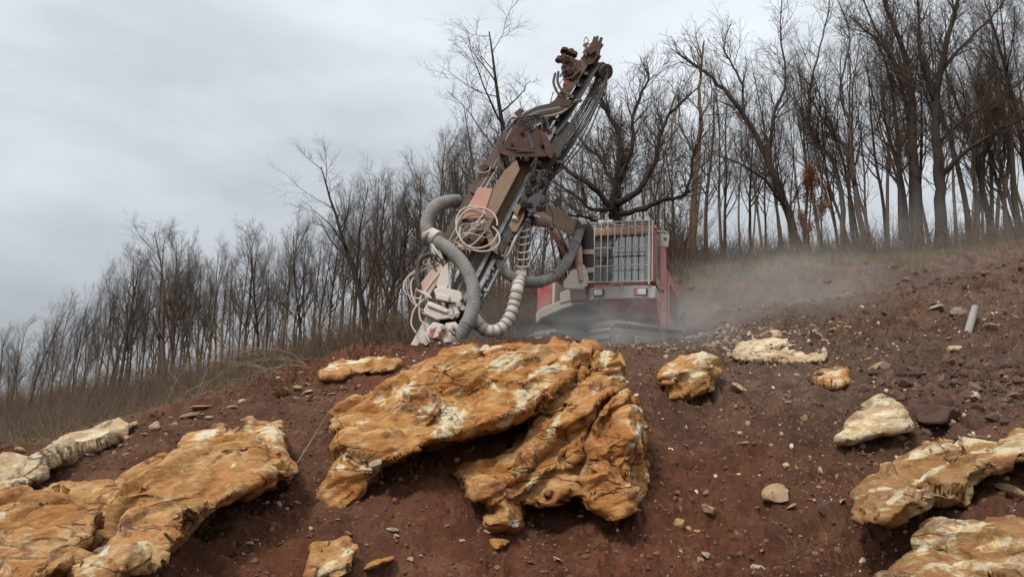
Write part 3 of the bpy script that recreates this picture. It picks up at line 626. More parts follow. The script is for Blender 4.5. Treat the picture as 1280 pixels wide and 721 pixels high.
L3 = lobe(c5([(-60, 470), (30, 465), (100, 440), (180, 445), (260, 440), (330, 450), (370, 420), (430, 385), (500, 345), (520, 370), (460, 420), (385, 460), (340, 505), (310, 560), (290, 610), (230, 650), (200, 700), (130, 715), (90, 780), (-60, 790)]),
          onground(-0.05, 9, .12, 640), 0.42, 22, pales=[e5(5, 535, 14, 14, 0)], seed=63, tilt=33, amp=0.85, ridges=[(0, 655, 180, 610, 8, -.08), (60, 700, 200, 600, 7, -.07)], power=2.4)
rock('outcrop', [L1, L2], TAN, 'long tan limestone outcrop with white broken tip, jutting to the right beside the big boulder', 'outcrop')
rock('outcrop', [L3], TAN, 'flat orange bedrock slab cracked in lines, at the bottom left corner', 'outcrop')
L4 = lobe(c5([(-40, 430), (-10, 415), (60, 385), (140, 352), (210, 325), (290, 292), (350, 275), (400, 252), (428, 250), (424, 268), (380, 292), (310, 326), (260, 348), (190, 384), (130, 412), (70, 440), (0, 470), (-40, 490)]),
          onground(-0.13, 7.5), 0.22, 8, pales=[e5(120, 370, 90, 26, 25), e5(260, 310, 80, 14, 25)], seed=71, amp=0.6, tilt=20, jag=6)
rock('ledge', [L4], PALE, 'long thin pale ledge of rock along the crest at the left edge', 'ledge')
L5 = lobe([(398, 462), (410, 454), (430, 448), (452, 446), (480, 444), (503, 447), (504, 456), (480, 463), (445, 470), (420, 476), (404, 474)], plane(450, 460, 8.80, 0.001, -0.02), 0.22, 5, pales=[(412, 457, 12, 6, 15), (450, 450, 26, 4, 8)], seed=75, amp=0.6, jag=5)
rock('ledge', [L5], TAN, 'low flat cream ledge on the crest just left of the drill foot', 'ledge')
# bottom centre rocks
L6 = lobe(c4([(20, 740), (40, 690), (50, 650), (75, 655), (110, 640), (155, 615), (195, 650), (195, 690), (175, 730), (140, 760), (30, 765)]), onground(-0.12), 0.26, 22, pales=[e4(150, 668, 32, 20, 40), e4(90, 720, 36, 12, 40)], seed=81, amp=0.8, tilt=35)
rock('rock', [L6], TAN, 'tan striped rock with a white patch, cut off by the bottom edge left of centre', 'rock')
L7 = lobe(c4([(225, 700), (262, 684), (300, 678), (298, 700), (270, 716), (240, 722), (200, 735), (190, 718)]), onground(-0.06), 0.1, 8, seed=85, amp=0.4)
rock('rock', [L7], ORANGE, 'flat orange flake at the bottom edge, right of the striped rock', 'rock')
L8 = lobe(c4([(576, 628), (598, 620), (622, 634), (648, 632), (648, 645), (610, 672), (596, 672), (582, 655)]), onground(-0.08), 0.12, 9, seed=87, amp=0.4, pales=[e4(620, 632, 12, 5, 0)])
rock('rock', [L8], ORANGE, 'small pointed orange rock lying just under the lowest tip of the big boulder', 'rock')
# right-hand rocks
r1 = lobe(c6([(33, 285), (60, 262), (95, 238), (130, 224), (150, 228), (172, 255), (176, 285), (170, 318), (165, 330), (130, 332), (108, 345), (95, 352), (82, 360), (62, 358), (50, 335), (52, 310), (34, 308)]), plane(860, 475, 9.0, 0, -0.006), 0.5, 26, pales=[e6(140, 240, 36, 26, 30), e6(70, 285, 20, 26, 0), e6(110, 285, 26, 16, 0)], seed=91, amp=0.9, tilt=15, ridges=[(850, 470, 853, 505, 4, -.06)])
rock('boulder', [r1], TAN, 'upright cream and orange boulder standing right of the tracks beyond the big boulder', 'boulder')
r2 = lobe(c6([(445, 540), (470, 520), (520, 500), (545, 470), (570, 455), (610, 435), (650, 418), (690, 404), (730, 425), (760, 432), (830, 425), (880, 430), (880, 480), (820, 490), (770, 500), (720, 510), (700, 525), (685, 540), (650, 560), (610, 570), (560, 590), (540, 610), (500, 612), (460, 605), (440, 595), (455, 565)]),
          onground(-0.10, 9, -.12, 600), 0.34, 22, pales=[e6(700, 428, 60, 12, -5), e6(800, 445, 70, 12, 5), e6(620, 450, 70, 10, 20), e6(560, 540, 40, 6, 40), e6(620, 500, 50, 6, 30)], seed=101, tilt=32, amp=0.9, power=2.4)
rock('outcrop', [r2], BROWNROCK, 'broad brown and cream banded outcrop at the right edge above the corner one', 'outcrop')
r3 = lobe(c6([(510, 730), (540, 690), (590, 650), (620, 620), (650, 600), (700, 608), (730, 598), (800, 600), (880, 605), (880, 780), (500, 780)]), onground(-0.10, 9, -.12, 690), 0.38, 24, pales=[e6(700, 615, 60, 12, 0), e6(760, 650, 40, 20, 0), e6(620, 640, 50, 14, 45), e6(690, 690, 20, 12, 0), e6(740, 700, 30, 12, 0)], seed=107, tilt=25, amp=0.9, power=2.4)
rock('outcrop', [r3], BROWNROCK, 'rounded yellowish outcrop filling the bottom right corner', 'outcrop')
r4 = lobe(c6([(412, 434), (425, 404), (448, 380), (482, 340), (520, 325), (556, 350), (580, 388), (584, 412), (500, 412), (440, 436)]), onground(-0.16, 9, -.2, 530), 0.32, 20, pales=[e6(510, 342, 30, 12, 0), e6(470, 395, 45, 12, 20), e6(530, 372, 40, 10, 15)], seed=113, amp=0.7)
rock('rock', [r4], PALE, 'pale wedge of limestone left of the dark clod, above the banded outcrop', 'rock')
r5 = lobe(c6([(360, 298), (380, 284), (420, 274), (446, 278), (460, 292), (455, 312), (430, 322), (395, 322), (365, 312)]), onground(-0.30), 0.38, 14, pales=[e6(415, 284, 40, 8, 8), e6(420, 305, 20, 10, 0)], seed=119, amp=0.7)
rock('rock', [r5], TAN, 'rounded cream rock half buried, below the right end of the gravel heap', 'rock')
r7 = lobe(c6([(190, 245), (225, 212), (290, 190), (340, 196), (400, 212), (428, 236), (385, 262), (340, 264), (250, 262), (210, 256)]), onground(-0.30, 12.3), 0.45, 12, pales=[e6(300, 215, 60, 14, 10), e6(360, 230, 40, 12, 0), e6(260, 235, 40, 10, 10)], seed=129, amp=0.8)
rock('rock', [r7], PALE, 'pale dusty rock slab beyond the upright boulder, wrapped in rubble', 'rock')
r6 = lobe(c6([(570, 345), (600, 315), (640, 310), (680, 330), (690, 360), (680, 385), (640, 398), (600, 395), (575, 375)]), onground(-0.22), 0.40, 20, seed=123, amp=0.8, tilt=0)
CLOD = newmat('clod'); cm, ct_, cb_ = CLOD
v_ = tcoord(ct_); ct_.links.new(mixc(ct_, noise(ct_, 5, 7, 0.7, v_), (0.055, 0.026, 0.017), (0.135, 0.07, 0.045)), cb_.inputs['Base Color']); cb_.inputs['Roughness'].default_value = 0.95
bump(ct_, cb_, noise(ct_, 16, 8, 0.75, v_), 1.0, 0.05)
rock('earth_clod', [r6], cm, 'big dark brown clod of earth between the pale wedge and the white stone', 'clod')
# ------------------------------------------------------------------ wood
def grow(segs, twigs, start, d, L, r, lev, rng, spec):
    """one branch as a polyline; children leave it and rise towards the light"""
    n = spec['n'][lev]; pts = [np.array(start)]; d = d / np.linalg.norm(d); dirs = [d]
    for i in range(n):
        d = d + rng.normal(0, spec['wig'][lev], 3) + np.array([0, 0, spec['up'][lev]]); d /= np.linalg.norm(d)
        pts.append(pts[-1] + d * L / n); dirs.append(d)
    tip = spec['tip'][lev]; rad = [r * (1 - (1 - tip) * (i / n) ** 0.9) for i in range(n + 1)]
    (segs if lev < 2 else twigs).append((np.array(pts), np.array(rad)))
    if lev + 1 >= len(spec['n']): return
    k = spec['kids'][lev]; k = max(1, int(round(k * rng.uniform(0.75, 1.25))))
    for j in range(k):
        t = spec['from'][lev] + (1 - spec['from'][lev]) * ((j + rng.uniform(0.1, 0.9)) / k); t = min(t, 0.985)
        x = t * n; i = min(int(x), n - 1); f = x - i; p = pts[i] * (1 - f) + pts[i + 1] * f; dd = dirs[i + 1]
        az = rng.uniform(0, 2 * math.pi); a = np.cross(dd, [math.cos(az), math.sin(az), 0.3]); a /= np.linalg.norm(a)
        an = R(rng.uniform(*spec['ang'][lev])); nd = dd * math.cos(an) + a * math.sin(an)
        cl = L * rng.uniform(*spec['len'][lev]) * (1 - spec['taper'][lev] * t)
        cr = min(rad[i] * 0.8, max(spec['rmin'], rad[i] * rng.uniform(0.35, 0.6)))
        grow(segs, twigs, p, nd, cl, cr, lev + 1, rng, spec)
SLENDER = dict(n=[12, 6, 5, 4, 3], wig=[0.045, 0.10, 0.13, 0.15, 0.16], up=[0.03, 0.10, 0.06, 0.04, 0.02], tip=[0.12, 0.2, 0.3, 0.45, 0.6], kids=[17, 7, 5, 3],
               ang=[(28, 55), (25, 50), (25, 55), (25, 55)], len=[(0.26, 0.40), (0.38, 0.6), (0.40, 0.65), (0.5, 0.8)], taper=[0.55, 0.4, 0.3, 0.3], rmin=0.008, **{'from': [0.32, 0.2, 0.15, 0.1]})
def forked(**k): s = dict(SLENDER); s.update(k); return s
def twig_mesh(tw, sides=3):
    A, B, ra, rb = [], [], [], []
    for p, r in tw: A.append(p[:-1]); B.append(p[1:]); ra.append(r[:-1]); rb.append(r[1:])
    A = np.vstack(A); B = np.vstack(B); ra = np.concatenate(ra); rb = np.concatenate(rb)
    T = B - A; T /= np.linalg.norm(T, axis=1)[:, None] + 1e-9; up = np.where(np.abs(T[:, 2:3]) > 0.9, [[1.0, 0, 0]], [[0, 0, 1.0]]); X = np.cross(T, up); X /= np.linalg.norm(X, axis=1)[:, None]; Y = np.cross(T, X)
    V = []
    for C, rr in ((A, ra), (B, rb)):
        for k in range(sides):
            t = 2 * math.pi * k / sides; V.append(C + rr[:, None] * (math.cos(t) * X + math.sin(t) * Y))
    V = np.stack(V, 1).reshape(-1, 3); m = len(A); base = np.arange(m)[:, None] * 2 * sides
    q = np.vstack([base + np.array([[k, (k + 1) % sides, sides + (k + 1) % sides, sides + k]]) for k in range(sides)])
    return V, q
def tree_meshes(name, segs, twigs, rootloc=(0, 0, 0), sides=7):
    mb = MB()
    for p, r in segs: mb.tube(p - rootloc, r, sides if r[0] > 0.05 else 5)
    tm = mesh_np(name + '_trunk', np.array(mb.v), mb.f); V, q = twig_mesh(twigs); cm = mesh_np(name + '_crown', V - rootloc, q); return tm, cm
def make_tree(name, seed, H, r, spec=SLENDER, lean=(0, 0), stems=1):
    rng = np.random.default_rng(seed); segs, twigs = [], []
    for s in range(stems):
        d = np.array([lean[0] + (rng.uniform(-.16, .16) if stems > 1 else 0), lean[1] + (rng.uniform(-.16, .16) if stems > 1 else 0), 1.0])
        grow(segs, twigs, np.array([0.12 * s, 0.05 * s, -0.5]), d, H * (1 if s == 0 else rng.uniform(.8, 1)), r * (1 if s == 0 else .8), 0, rng, spec)
    return tree_meshes(name, segs, twigs)
def place_tree(meshes, loc, scale, rz, label, group=None, mats=(BARK, TWIG), name='bare_tree', zs=1.0, leanx=0.0):
    root = empty(name, loc); root.scale = (scale, scale, scale * zs); root.rotation_euler = (0, leanx, rz)
    tag(root, label, 'tree', group)
    for nm, me, mt in zip(('trunk', 'crown'), meshes, mats):
        if me.materials and me.materials[0] != mt: me = me.copy(); me.materials.clear()
        if not me.materials: me.materials.append(mt)
        o = bpy.data.objects.new(nm, me); col.objects.link(o); o.parent = root
    return root
TWIG2 = TWIG
protos = []
rs = random.Random(5)
for k in range(11):
    sp = [SLENDER, forked(kids=[13, 8, 5, 3], **{'from': [0.42, 0.2, 0.15, 0.1]}), forked(ang=[(18, 38), (22, 45), (25, 50), (25, 55)], len=[(0.3, 0.46), (0.38, 0.6), (0.40, 0.65), (0.5, 0.8)], kids=[15, 7, 5, 3]),
          forked(wig=[0.09, 0.14, 0.16, 0.16, 0.16], kids=[12, 7, 5, 3], **{'from': [0.25, 0.2, 0.15, 0.1]})][k % 4]
    protos.append(make_tree('tree_%d' % k, 100 + k, 12.0, [0.15, 0.12, 0.17, 0.13][k % 4], sp, (rs.uniform(-.06, .06), 0), 2 if k in (2, 7) else 1))
def tree_at(px, Y, ytop, k, label, group, rz=None, mats=(BARK, TWIG), dens=None, lean=0.0, thick=1.0):
    x = (px - 640) / F * Y / math.cos(PITCH) * 1.0
    lean += (px - 640) / 640 * 0.075; z = float(base_h([x], [Y])[0]); # scale so that the crown ends at the wanted height
    for _ in range(8):
        qx, qy = project(np.array([x, Y, z])); x += (px - qx) * Y / F; z = float(base_h([x], [Y])[0])
    top = P(px, ytop, Y)[2]; H = max(3.0, top - z); sc = H / 12.6
    return place_tree(protos[k], (x, Y, z), sc * thick, rs.uniform(0, 6.28) if rz is None else rz, label, group, mats, zs=1 / thick, leanx=lean)
def topline(px):
    xs = [-150, 0, 40, 70, 130, 200, 260, 330, 400, 440, 480, 520, 560, 620, 700, 780, 850, 900, 960, 1020, 1080, 1180, 1300, 1450]
    ys = [470, 420, 385, 360, 330, 285, 300, 272, 262, 215, 205, 200, 128, 115, 110, 90, 70, 45, 60, 30, -20, -40, -40, -40]
    return float(np.interp(px, xs, ys))
def front(px): return float(np.interp(px, [-100, 0, 100, 300, 500, 700, 850, 1000, 1300, 1500], [58, 56, 50, 42, 35, 29, 26.5, 25.5, 25, 25]))
# individually recognisable trees
tree_at(458, 33, 182, 2, 'tallest bare tree of the left wood, spreading two high forks left of the drill mast', None, thick=1.45, mats=(BARKD, TWIG2))
tree_at(652, 31, 18, 0, 'bare tree with a tall fine crown rising behind the upper drill mast', None, lean=0.0, mats=(BARKD, TWIG2), thick=1.5)
tree_at(610, 33, 108, 5, 'dense twiggy grey tree directly left of the middle of the drill mast', None, thick=1.3)
tree_at(556, 35, 128, 1, 'bare tree with a fan of upright twigs above the big grey hose bend', None, thick=1.35)
tree_at(205, 46, 280, 4, 'broad dark bare tree standing first tall at the left part of the wood', None, thick=1.5)
tree_at(28, 50, 352, 3, 'lone thin tree leaning right at the far left end of the wood', None, lean=0.28, thick=0.8)
tree_at(10, 54, 392, 8, 'small grey tree at the very left edge of the photo', None)
n_ = 0
G1 = ('slender bare grey tree in the thick wood left of the drilling rig', 'trees of the wood left of the rig')
G2 = ('slender bare tree in the wood on the hill behind and right of the rig', 'trees of the wood right of the rig')
px = -60.0
while px < 1400:                       # front rows
    Y = front(px) + rs.uniform(0, 4); g = G1 if px < 640 else G2
    dark = rs.random() < 0.35
    tree_at(px, Y, topline(px) + (rs.uniform(-18, 32) if px < 560 else rs.uniform(0, 70)), rs.randrange(11), g[0], g[1], mats=((BARK, BARK, BARKD)[rs.randrange(3)], TWIG), thick=rs.uniform(.6, 1.15), lean=rs.gauss(0, .05))
    px += rs.uniform(10, 20) if px < 640 else rs.uniform(19, 36); n_ += 1
px = -60.0
while px < 1400:                       # deeper rows
    Y = front(px) + rs.uniform(5, 22); g = G1 if px < 640 else G2
    tree_at(px, Y, topline(px) + (rs.uniform(-6, 46) if px < 560 else rs.uniform(10, 90)), rs.randrange(11), g[0], g[1], thick=rs.uniform(.5, .85), lean=rs.gauss(0, .05))
    px += rs.uniform(5.5, 10) if px < 640 else rs.uniform(13, 23); n_ += 1
# trees with limbs of their own, traced from the photo and given depth
def traced(name, limbs, seed, label, mats, kids=5, Ybase=26, spec=None, twl=(0.9, 2.0)):
    """limbs: (points in photo pixels, base radius, tip radius, depth at start, depth at end)"""
    rng = np.random.default_rng(seed); segs, twigs = [], []; sp = spec or forked(n=[8, 7, 6, 4, 3], kids=[0, 6, 5, 3])
    for pts, r0, r1, Y0, Y1 in limbs:
        m = len(pts); Ys = np.linspace(Y0, Y1, m); w = np.array([P(a, b, y) for (a, b), y in zip(pts, Ys)]); s = spline(w, 5)
        s[1:-1] += rng.normal(0, 0.018, s[1:-1].shape); rad = np.linspace(r0 * .8, r1 * .45, len(s)); segs.append((s, rad))
        L = np.linalg.norm(np.diff(s, axis=0), axis=1).sum(); nk = int(L * kids)
        for j in range(nk):
            i = int(rng.uniform(0.22 if r0 > 0.1 else 0.05, 1) * (len(s) - 2)); d = s[i + 1] - s[i]; d /= np.linalg.norm(d)
            a = rng.normal(0, 1, 3); a -= d * (a @ d); a /= np.linalg.norm(a); an = R(rng.uniform(25, 60)); nd = d * math.cos(an) + a * math.sin(an) + np.array([0, 0, .25])
            grow(segs, twigs, s[i], nd, rng.uniform(*twl) * (1.0 - 0.35 * i / len(s)), min(rad[i] * .5, rng.uniform(.012, .032)), 2, rng, sp)
    root = np.array(segs[0][0][0]); gz = float(base_h([root[0]], [root[1]])[0]); root[2] = gz
    tm, cm_ = tree_meshes(name, segs, twigs, root, 8)
    return place_tree((tm, cm_), root, 1.0, 0, label, None, mats)
traced('big_right', [
    ([(1150, 335), (1146, 250), (1142, 190), (1140, 120), (1128, 60), (1105, 0), (1090, -60)], .24, .07, 24, 24.5),
    ([(1180, 335), (1176, 260), (1172, 200), (1170, 130), (1182, 60), (1200, -10), (1215, -70)], .26, .08, 23.6, 23),
    ([(1174, 225), (1200, 195), (1235, 170), (1275, 150), (1330, 120)], .11, .04, 23.7, 22.5), ([(1172, 180), (1210, 145), (1250, 122), (1300, 85)], .09, .03, 23.7, 24.5),
    ([(1143, 200), (1132, 130), (1112, 70), (1085, 15), (1070, -40)], .10, .03, 24.3, 25.5), ([(1170, 130), (1150, 70), (1148, 10), (1140, -50)], .10, .03, 23.3, 22.5),
    ([(1176, 90), (1210, 50), (1245, 15), (1270, -30)], .08, .03, 23.3, 24), ([(1128, 300), (1124, 220), (1118, 130), (1100, 60), (1062, 20)], .13, .04, 24.6, 25.5),
    ([(1140, 110), (1112, 70), (1095, 45), (1075, 40)], .05, .02, 24.4, 24)],
    7, 'largest dark tree on the hill, twin trunks and limbs sweeping right near the right edge', (BARKD, TWIG), kids=5.5, twl=(1.0, 2.4))
traced('leaning', [([(1008, 345), (996, 300), (975, 240), (955, 190), (930, 145), (898, 105), (862, 78), (845, 66)], .21, .05, 23.8, 24.8), ([(962, 205), (966, 150), (982, 100), (975, 40), (978, -15)], .09, .03, 24.3, 25),
    ([(930, 145), (925, 100), (905, 60), (915, 25)], .07, .025, 24.6, 25.2), ([(985, 265), (955, 225), (915, 200), (880, 190)], .07, .02, 24, 23)],
    17, 'dark tree leaning up to the left from behind the russet leaves', (BARKD, TWIG), kids=5)
traced('bowed', [([(1090, 335), (1075, 270), (1062, 200), (1045, 170), (1022, 140), (1005, 95)], .15, .04, 24.2, 25.5), ([(1056, 335), (1052, 250), (1040, 200), (1020, 175), (1012, 120), (1025, 60), (1040, -10)], .13, .04, 24.8, 26),
    ([(1068, 230), (1062, 160), (1050, 110), (1062, 50), (1048, 0)], .08, .03, 24.5, 24)], 27, 'pale grey forked tree bowing left, between the leaning tree and the largest dark one', (BARK, TWIG), kids=5)
traced('gnarled', [([(773, 400), (770, 300), (768, 262), (772, 225), (776, 180), (760, 140), (745, 112)], .30, .06, 21.5, 22.5), ([(768, 262), (742, 235), (712, 215), (690, 195), (668, 190)], .13, .03, 21.5, 20.5),
    ([(770, 255), (795, 240), (818, 205), (828, 160), (850, 130), (872, 110)], .14, .04, 21.5, 22.5), ([(775, 268), (800, 262), (830, 250), (858, 240), (868, 190), (880, 160)], .12, .03, 21.4, 20.8),
    ([(766, 262), (740, 262), (712, 240), (684, 222)], .10, .03, 21.4, 22.4), ([(774, 225), (790, 185), (792, 140), (810, 100), (800, 70)], .10, .03, 21.8, 23), ([(770, 240), (752, 200), (728, 180), (714, 150)], .09, .03, 21.8, 22.8),
    ([(767, 285), (735, 272), (710, 268), (686, 250)], .07, .025, 21.2, 20.6)],
    37, 'gnarled black tree with low crooked limbs spreading right behind the cab roof', (BARKD, TWIG), kids=10, twl=(0.8, 2.0))
traced('snag', [([(868, 345), (866, 280), (870, 220), (876, 160), (874, 110), (880, 52)], .16, .07, 23, 23.3), ([(872, 200), (852, 160), (846, 120), (830, 95)], .06, .02, 23.1, 23.8), ([(874, 150), (890, 120), (886, 90)], .05, .03, 23.1, 22.7)],
    47, 'tall dead snag with bare tan wood and a broken top, right of the cab', (BARKT, BARKT), kids=2)
traced('rightedge', [([(1215, 330), (1222, 270), (1216, 200), (1225, 140), (1240, 90), (1262, 20)], .12, .03, 25, 26), ([(1262, 325), (1256, 250), (1262, 190), (1250, 120), (1262, 60)], .12, .03, 26, 27)], 57, 'thin grey twin stems standing just right of the largest dark tree', (BARK, TWIG), kids=5)
# russet leaves kept by a young tree
def leafy(px0, py0, Y, n, rx, rz, seed):
    rng = np.random.default_rng(seed); c = P(px0, py0, Y); segs, twigs = [], []
    b = np.array([c[0], Y, float(base_h([c[0]], [Y])[0])]); sp = forked(n=[8, 5, 4, 3, 3], kids=[12, 6, 4, 2], **{'from': [0.25, .2, .1, .1]})
    grow(segs, twigs, b + [0, 0, -.3], np.array([0, 0, 1.0]), c[2] - b[2] + rz * 1.3, .05, 0, rng, sp)
    tm, cm2 = tree_meshes('young_beech', segs, twigs, b); root = place_tree((tm, cm2), b, 1, 0, 'young tree holding a ragged clump of russet leaves at the leaning tree', None, (BARK, TWIG), 'leafy_tree')
    tw = np.vstack([p for p, r in twigs]); tw = tw[(np.abs(tw[:, 0] - c[0]) < rx) & (np.abs(tw[:, 2] - c[2]) < rz)]
    ctr = tw[rng.integers(0, len(tw), n)] + rng.normal(0, .07, (n, 3)); a = rng.normal(0, 1, (n, 3)); a /= np.linalg.norm(a, axis=1)[:, None]; q = rng.normal(0, 1, (n, 3)); q2 = np.cross(a, q); q2 /= np.linalg.norm(q2, axis=1)[:, None]
    s = rng.uniform(.018, .04, (n, 1)); V = np.stack([ctr - a * s, ctr + q2 * s * .5, ctr + a * s, ctr - q2 * s * .5], 1).reshape(-1, 3) - b
    me = mesh_np('leaves', V, np.arange(4 * n).reshape(-1, 4)); me.materials.append(LEAFM); o = bpy.data.objects.new('leaves', me); col.objects.link(o); o.parent = root
leafy(1004, 275, 23.5, 5200, 0.75, 1.6, 3)

# ------------------------------------------------------------------ undergrowth, weeds, grass
def stems(n, posf, hf, seed, r=(0.004, 0.010), lean=0.25, branch=2, nseg=3):
    rng = np.random.default_rng(seed); tw = []
    pos = posf(n, rng); zz = ground_h(pos[:, 0], pos[:, 1])
    for i in range(len(pos)):
        h = hf(pos[i], rng); p0 = np.array([pos[i, 0], pos[i, 1], zz[i] - .05]); d = np.array([rng.normal(0, lean), rng.normal(0, lean), 1.0]); rr = rng.uniform(*r)
        pts = [p0]
        for k in range(nseg): d = d + rng.normal(0, .2, 3) * [1, 1, .3] + [0, 0, -0.02]; d /= np.linalg.norm(d); pts.append(pts[-1] + d * h / nseg)
        tw.append((np.array(pts), np.linspace(rr, rr * .4, nseg + 1)))
        for b in range(branch):
            k = rng.integers(0, nseg); q = pts[k] * .5 + pts[k + 1] * .5; e = d + rng.normal(0, .6, 3); e /= np.linalg.norm(e); l = h * rng.uniform(.2, .45)
            e2 = e + rng.normal(0, .3, 3); tw.append((np.array([q, q + e * l * .5, q + e * l * .5 + e2 * l * .5]), np.array([rr * .6, rr * .45, rr * .3])))
    return tw
def px_pos(lo, hi, fy, spread):
    def f(n, rng):
        px = rng.uniform(lo, hi, n); Y = np.array([fy(p) for p in px]) + rng.uniform(*spread, n); return np.c_[(px - 640) / F * Y * 1.0, Y]
    return f
tw = stems(22000, px_pos(-60, 860, lambda p: front(p), (-5, 9)), lambda p, r: abs(r.normal(0, 1.5)) + 0.4, 71, (.007, .016), .38, 3)
tw += stems(5000, px_pos(820, 1360, lambda p: 23.0, (-1.0, 5)), lambda p, r: abs(r.normal(0, .6)) + 0.25, 72, (.005, .011))
tw += stems(9000, px_pos(-80, 420, lambda p: 13.0, (0, 34)), lambda p, r: abs(r.normal(0, .5)) * min(1.6, p[1] / 22) + 0.2, 74, (.003, .009), .5, 2)
V, q = twig_mesh(tw); me = mesh_np('undergrowth', V, q); me.materials.append(BRUSHM); o = newobj('undergrowth', me); tag(o, 'brown leafless brushwood filling the foot of the wood', 'undergrowth', None, 'stuff')
# thick brush on the bank behind the machine
tw = stems(4600, lambda n, r: (lambda x, y: np.c_[x, y][(x < 4.2 + r.normal(0, .5, n)) | (y > 20.7)])(-3.5 + 14 * r.beta(1.2, 2.4, n), r.uniform(18.5, 24.5, n)), lambda p, r: (abs(r.normal(0, .6)) + 0.25) * (1 - .5 * sstep(3, 8, p[0])), 73, (.006, .014), .5, 3)
V, q = twig_mesh(tw); me = mesh_np('brushwood', V, q); me.materials.append(BRUSHM); o = newobj('brushwood', me); tag(o, 'tangled dry brush on the bank behind the drilling rig', 'brush', None, 'stuff')
def grass_pos(n, rng):
    x = np.r_[rng.uniform(-16, -1.5, n // 2), rng.uniform(3.4, 17, n - n // 2)]; y = np.r_[rng.uniform(9.5, 34, n // 2) ** 1.0, 20.45 + 4.5 * rng.uniform(0, 1, n - n // 2) ** 1.6]
    k = turf_mask(x, y) > rng.uniform(0.3, 1, n); return np.c_[x, y][k]
tw = stems(52000, grass_pos, lambda p, r: r.uniform(.10, .34), 75, (.004, .007), .8, 0, 2)
V, q = twig_mesh(tw); me = mesh_np('dry_grass', V, q); me.materials.append(GRASSM); o = newobj('dry_grass', me); tag(o, 'dry yellow grass on the field and along the bank', 'grass', None, 'stuff')
# single dry weeds on the crest and the cut face
def weed(px, py, h, n, seed, label, group=None, arch=0.0, r=.004, Y=None, spread=.35, side=0):
    rng = np.random.default_rng(seed); b = G(px, py) if Y is None else P(px, py, Y); tw = []
    if Y is not None: b[2] = float(ground_h([b[0]], [b[1]])[0])
    for i in range(n):
        d = np.array([rng.normal(side, spread), rng.normal(0, spread * .6), 1.0]); L = h * rng.uniform(.55, 1.05); pts = [b + [0, 0, -.04]]; m = 9
        for k in range(m): d = d + rng.normal(0, .09, 3) + np.array([arch * np.sign(side or rng.normal()) * .12, 0, -abs(arch) * .16]); d /= np.linalg.norm(d); pts.append(pts[-1] + d * L / m)
        pts = np.array(pts); rr = r * rng.uniform(.7, 1.2); tw.append((pts, np.linspace(rr, rr * .4, m + 1)))
        for k in range(2, m):
            for _ in range(2):
                e = pts[k] - pts[k-1]; e /= np.linalg.norm(e); e = e + rng.normal(0, .55, 3); e /= np.linalg.norm(e); l = L * rng.uniform(.06, .2)
                e2 = e + rng.normal(0, .3, 3); tw.append((np.array([pts[k], pts[k] + e * l * .5, pts[k] + e * l * .5 + e2 * l * .5]), np.array([rr * .5, rr * .4, rr * .25])))
    V, q = twig_mesh(tw, 4); me = mesh_np('dry_weed', V - b, q); me.materials.append(STRAW); o = newobj('dry_weed', me, None, b); return tag(o, label, 'weed', group)
GW = ('thin dry weed standing on the crest against the left wood', 'dry weeds along the crest')
for i, px in enumerate([226, 244, 262, 280, 290, 305, 322, 338, 356, 372]): weed(px, float(np.interp(px, [180, 240, 400], [540, 512, 470])) - 6, rs.uniform(.35, 1.0), rs.choice([1, 2, 3]), 200 + i, GW[0], GW[1], arch=rs.choice([0, .3, .9]), Y=8.6 + rs.uniform(0, 1.2))
weed(286, 495, 1.25, 2, 301, 'tallest upright dry stalk among the weeds of the crest', None, r=.006, Y=8.9, spread=.1)
weed(392, 478, 1.5, 3, 302, 'long bramble canes arching left over the crest from beside the flat ledge', None, arch=1.0, side=-1.3, Y=9.0, r=.005)
weed(350, 492, 1.3, 2, 303, 'lower bramble cane arching left along the crest', None, arch=.8, side=-1.5, Y=9.2, r=.005)
weed(205, 534, .8, 4, 304, 'dry weed clump at the left end of the crest weeds', None, arch=.4, side=.4, Y=8.6)
weed(252, 672, .42, 9, 305, 'bent tuft of dry grass stems under the overhanging left outcrop', None, arch=.7, spread=.5)
weed(1000, 690, .30, 4, 306, 'small dry twiggy weed in the soil near the bottom right', None, spread=.8)
weed(905, 300+64, 1.1, 3, 307, 'pale dead stalk on the bank right of the cab', None, Y=20.2, r=.010)
# ------------------------------------------------------------------ loose stones
def stone_mesh(seed, sub=3, flat=0.6, pale=0.5):
    import bmesh
    bm = bmesh.new(); bmesh.ops.create_icosphere(bm, subdivisions=sub, radius=1.0); V = np.array([v.co[:] for v in bm.verts]); Fc = np.array([[v.index for v in f.verts] for f in bm.faces]); bm.free()
    rng = np.random.default_rng(seed)
    for k in range(11):                        # broken off along random planes
        n = rng.normal(0, 1, 3); n /= np.linalg.norm(n); c = rng.uniform(.45, .85); d = V @ n - c; V = V - np.outer(np.maximum(d, 0), n)
    V = V * [rng.uniform(.8, 1.15), rng.uniform(.6, .95), rng.uniform(flat * .7, flat * 1.2)]
    V = V + 0.05 * np.c_[vnoise(V * 2.5 + seed, 1), vnoise(V * 2.5 + seed, 2), vnoise(V * 2.5 + seed, 3)]
    me = mesh_np('stone', V, Fc, True, 28); at = me.attributes.new('pale', 'FLOAT', 'POINT')
    p = np.clip(pale + 0.5 * vnoise(V * 1.3 + seed, 9), 0, 1); at.data.foreach_set('value', p.astype(np.float32)); return me
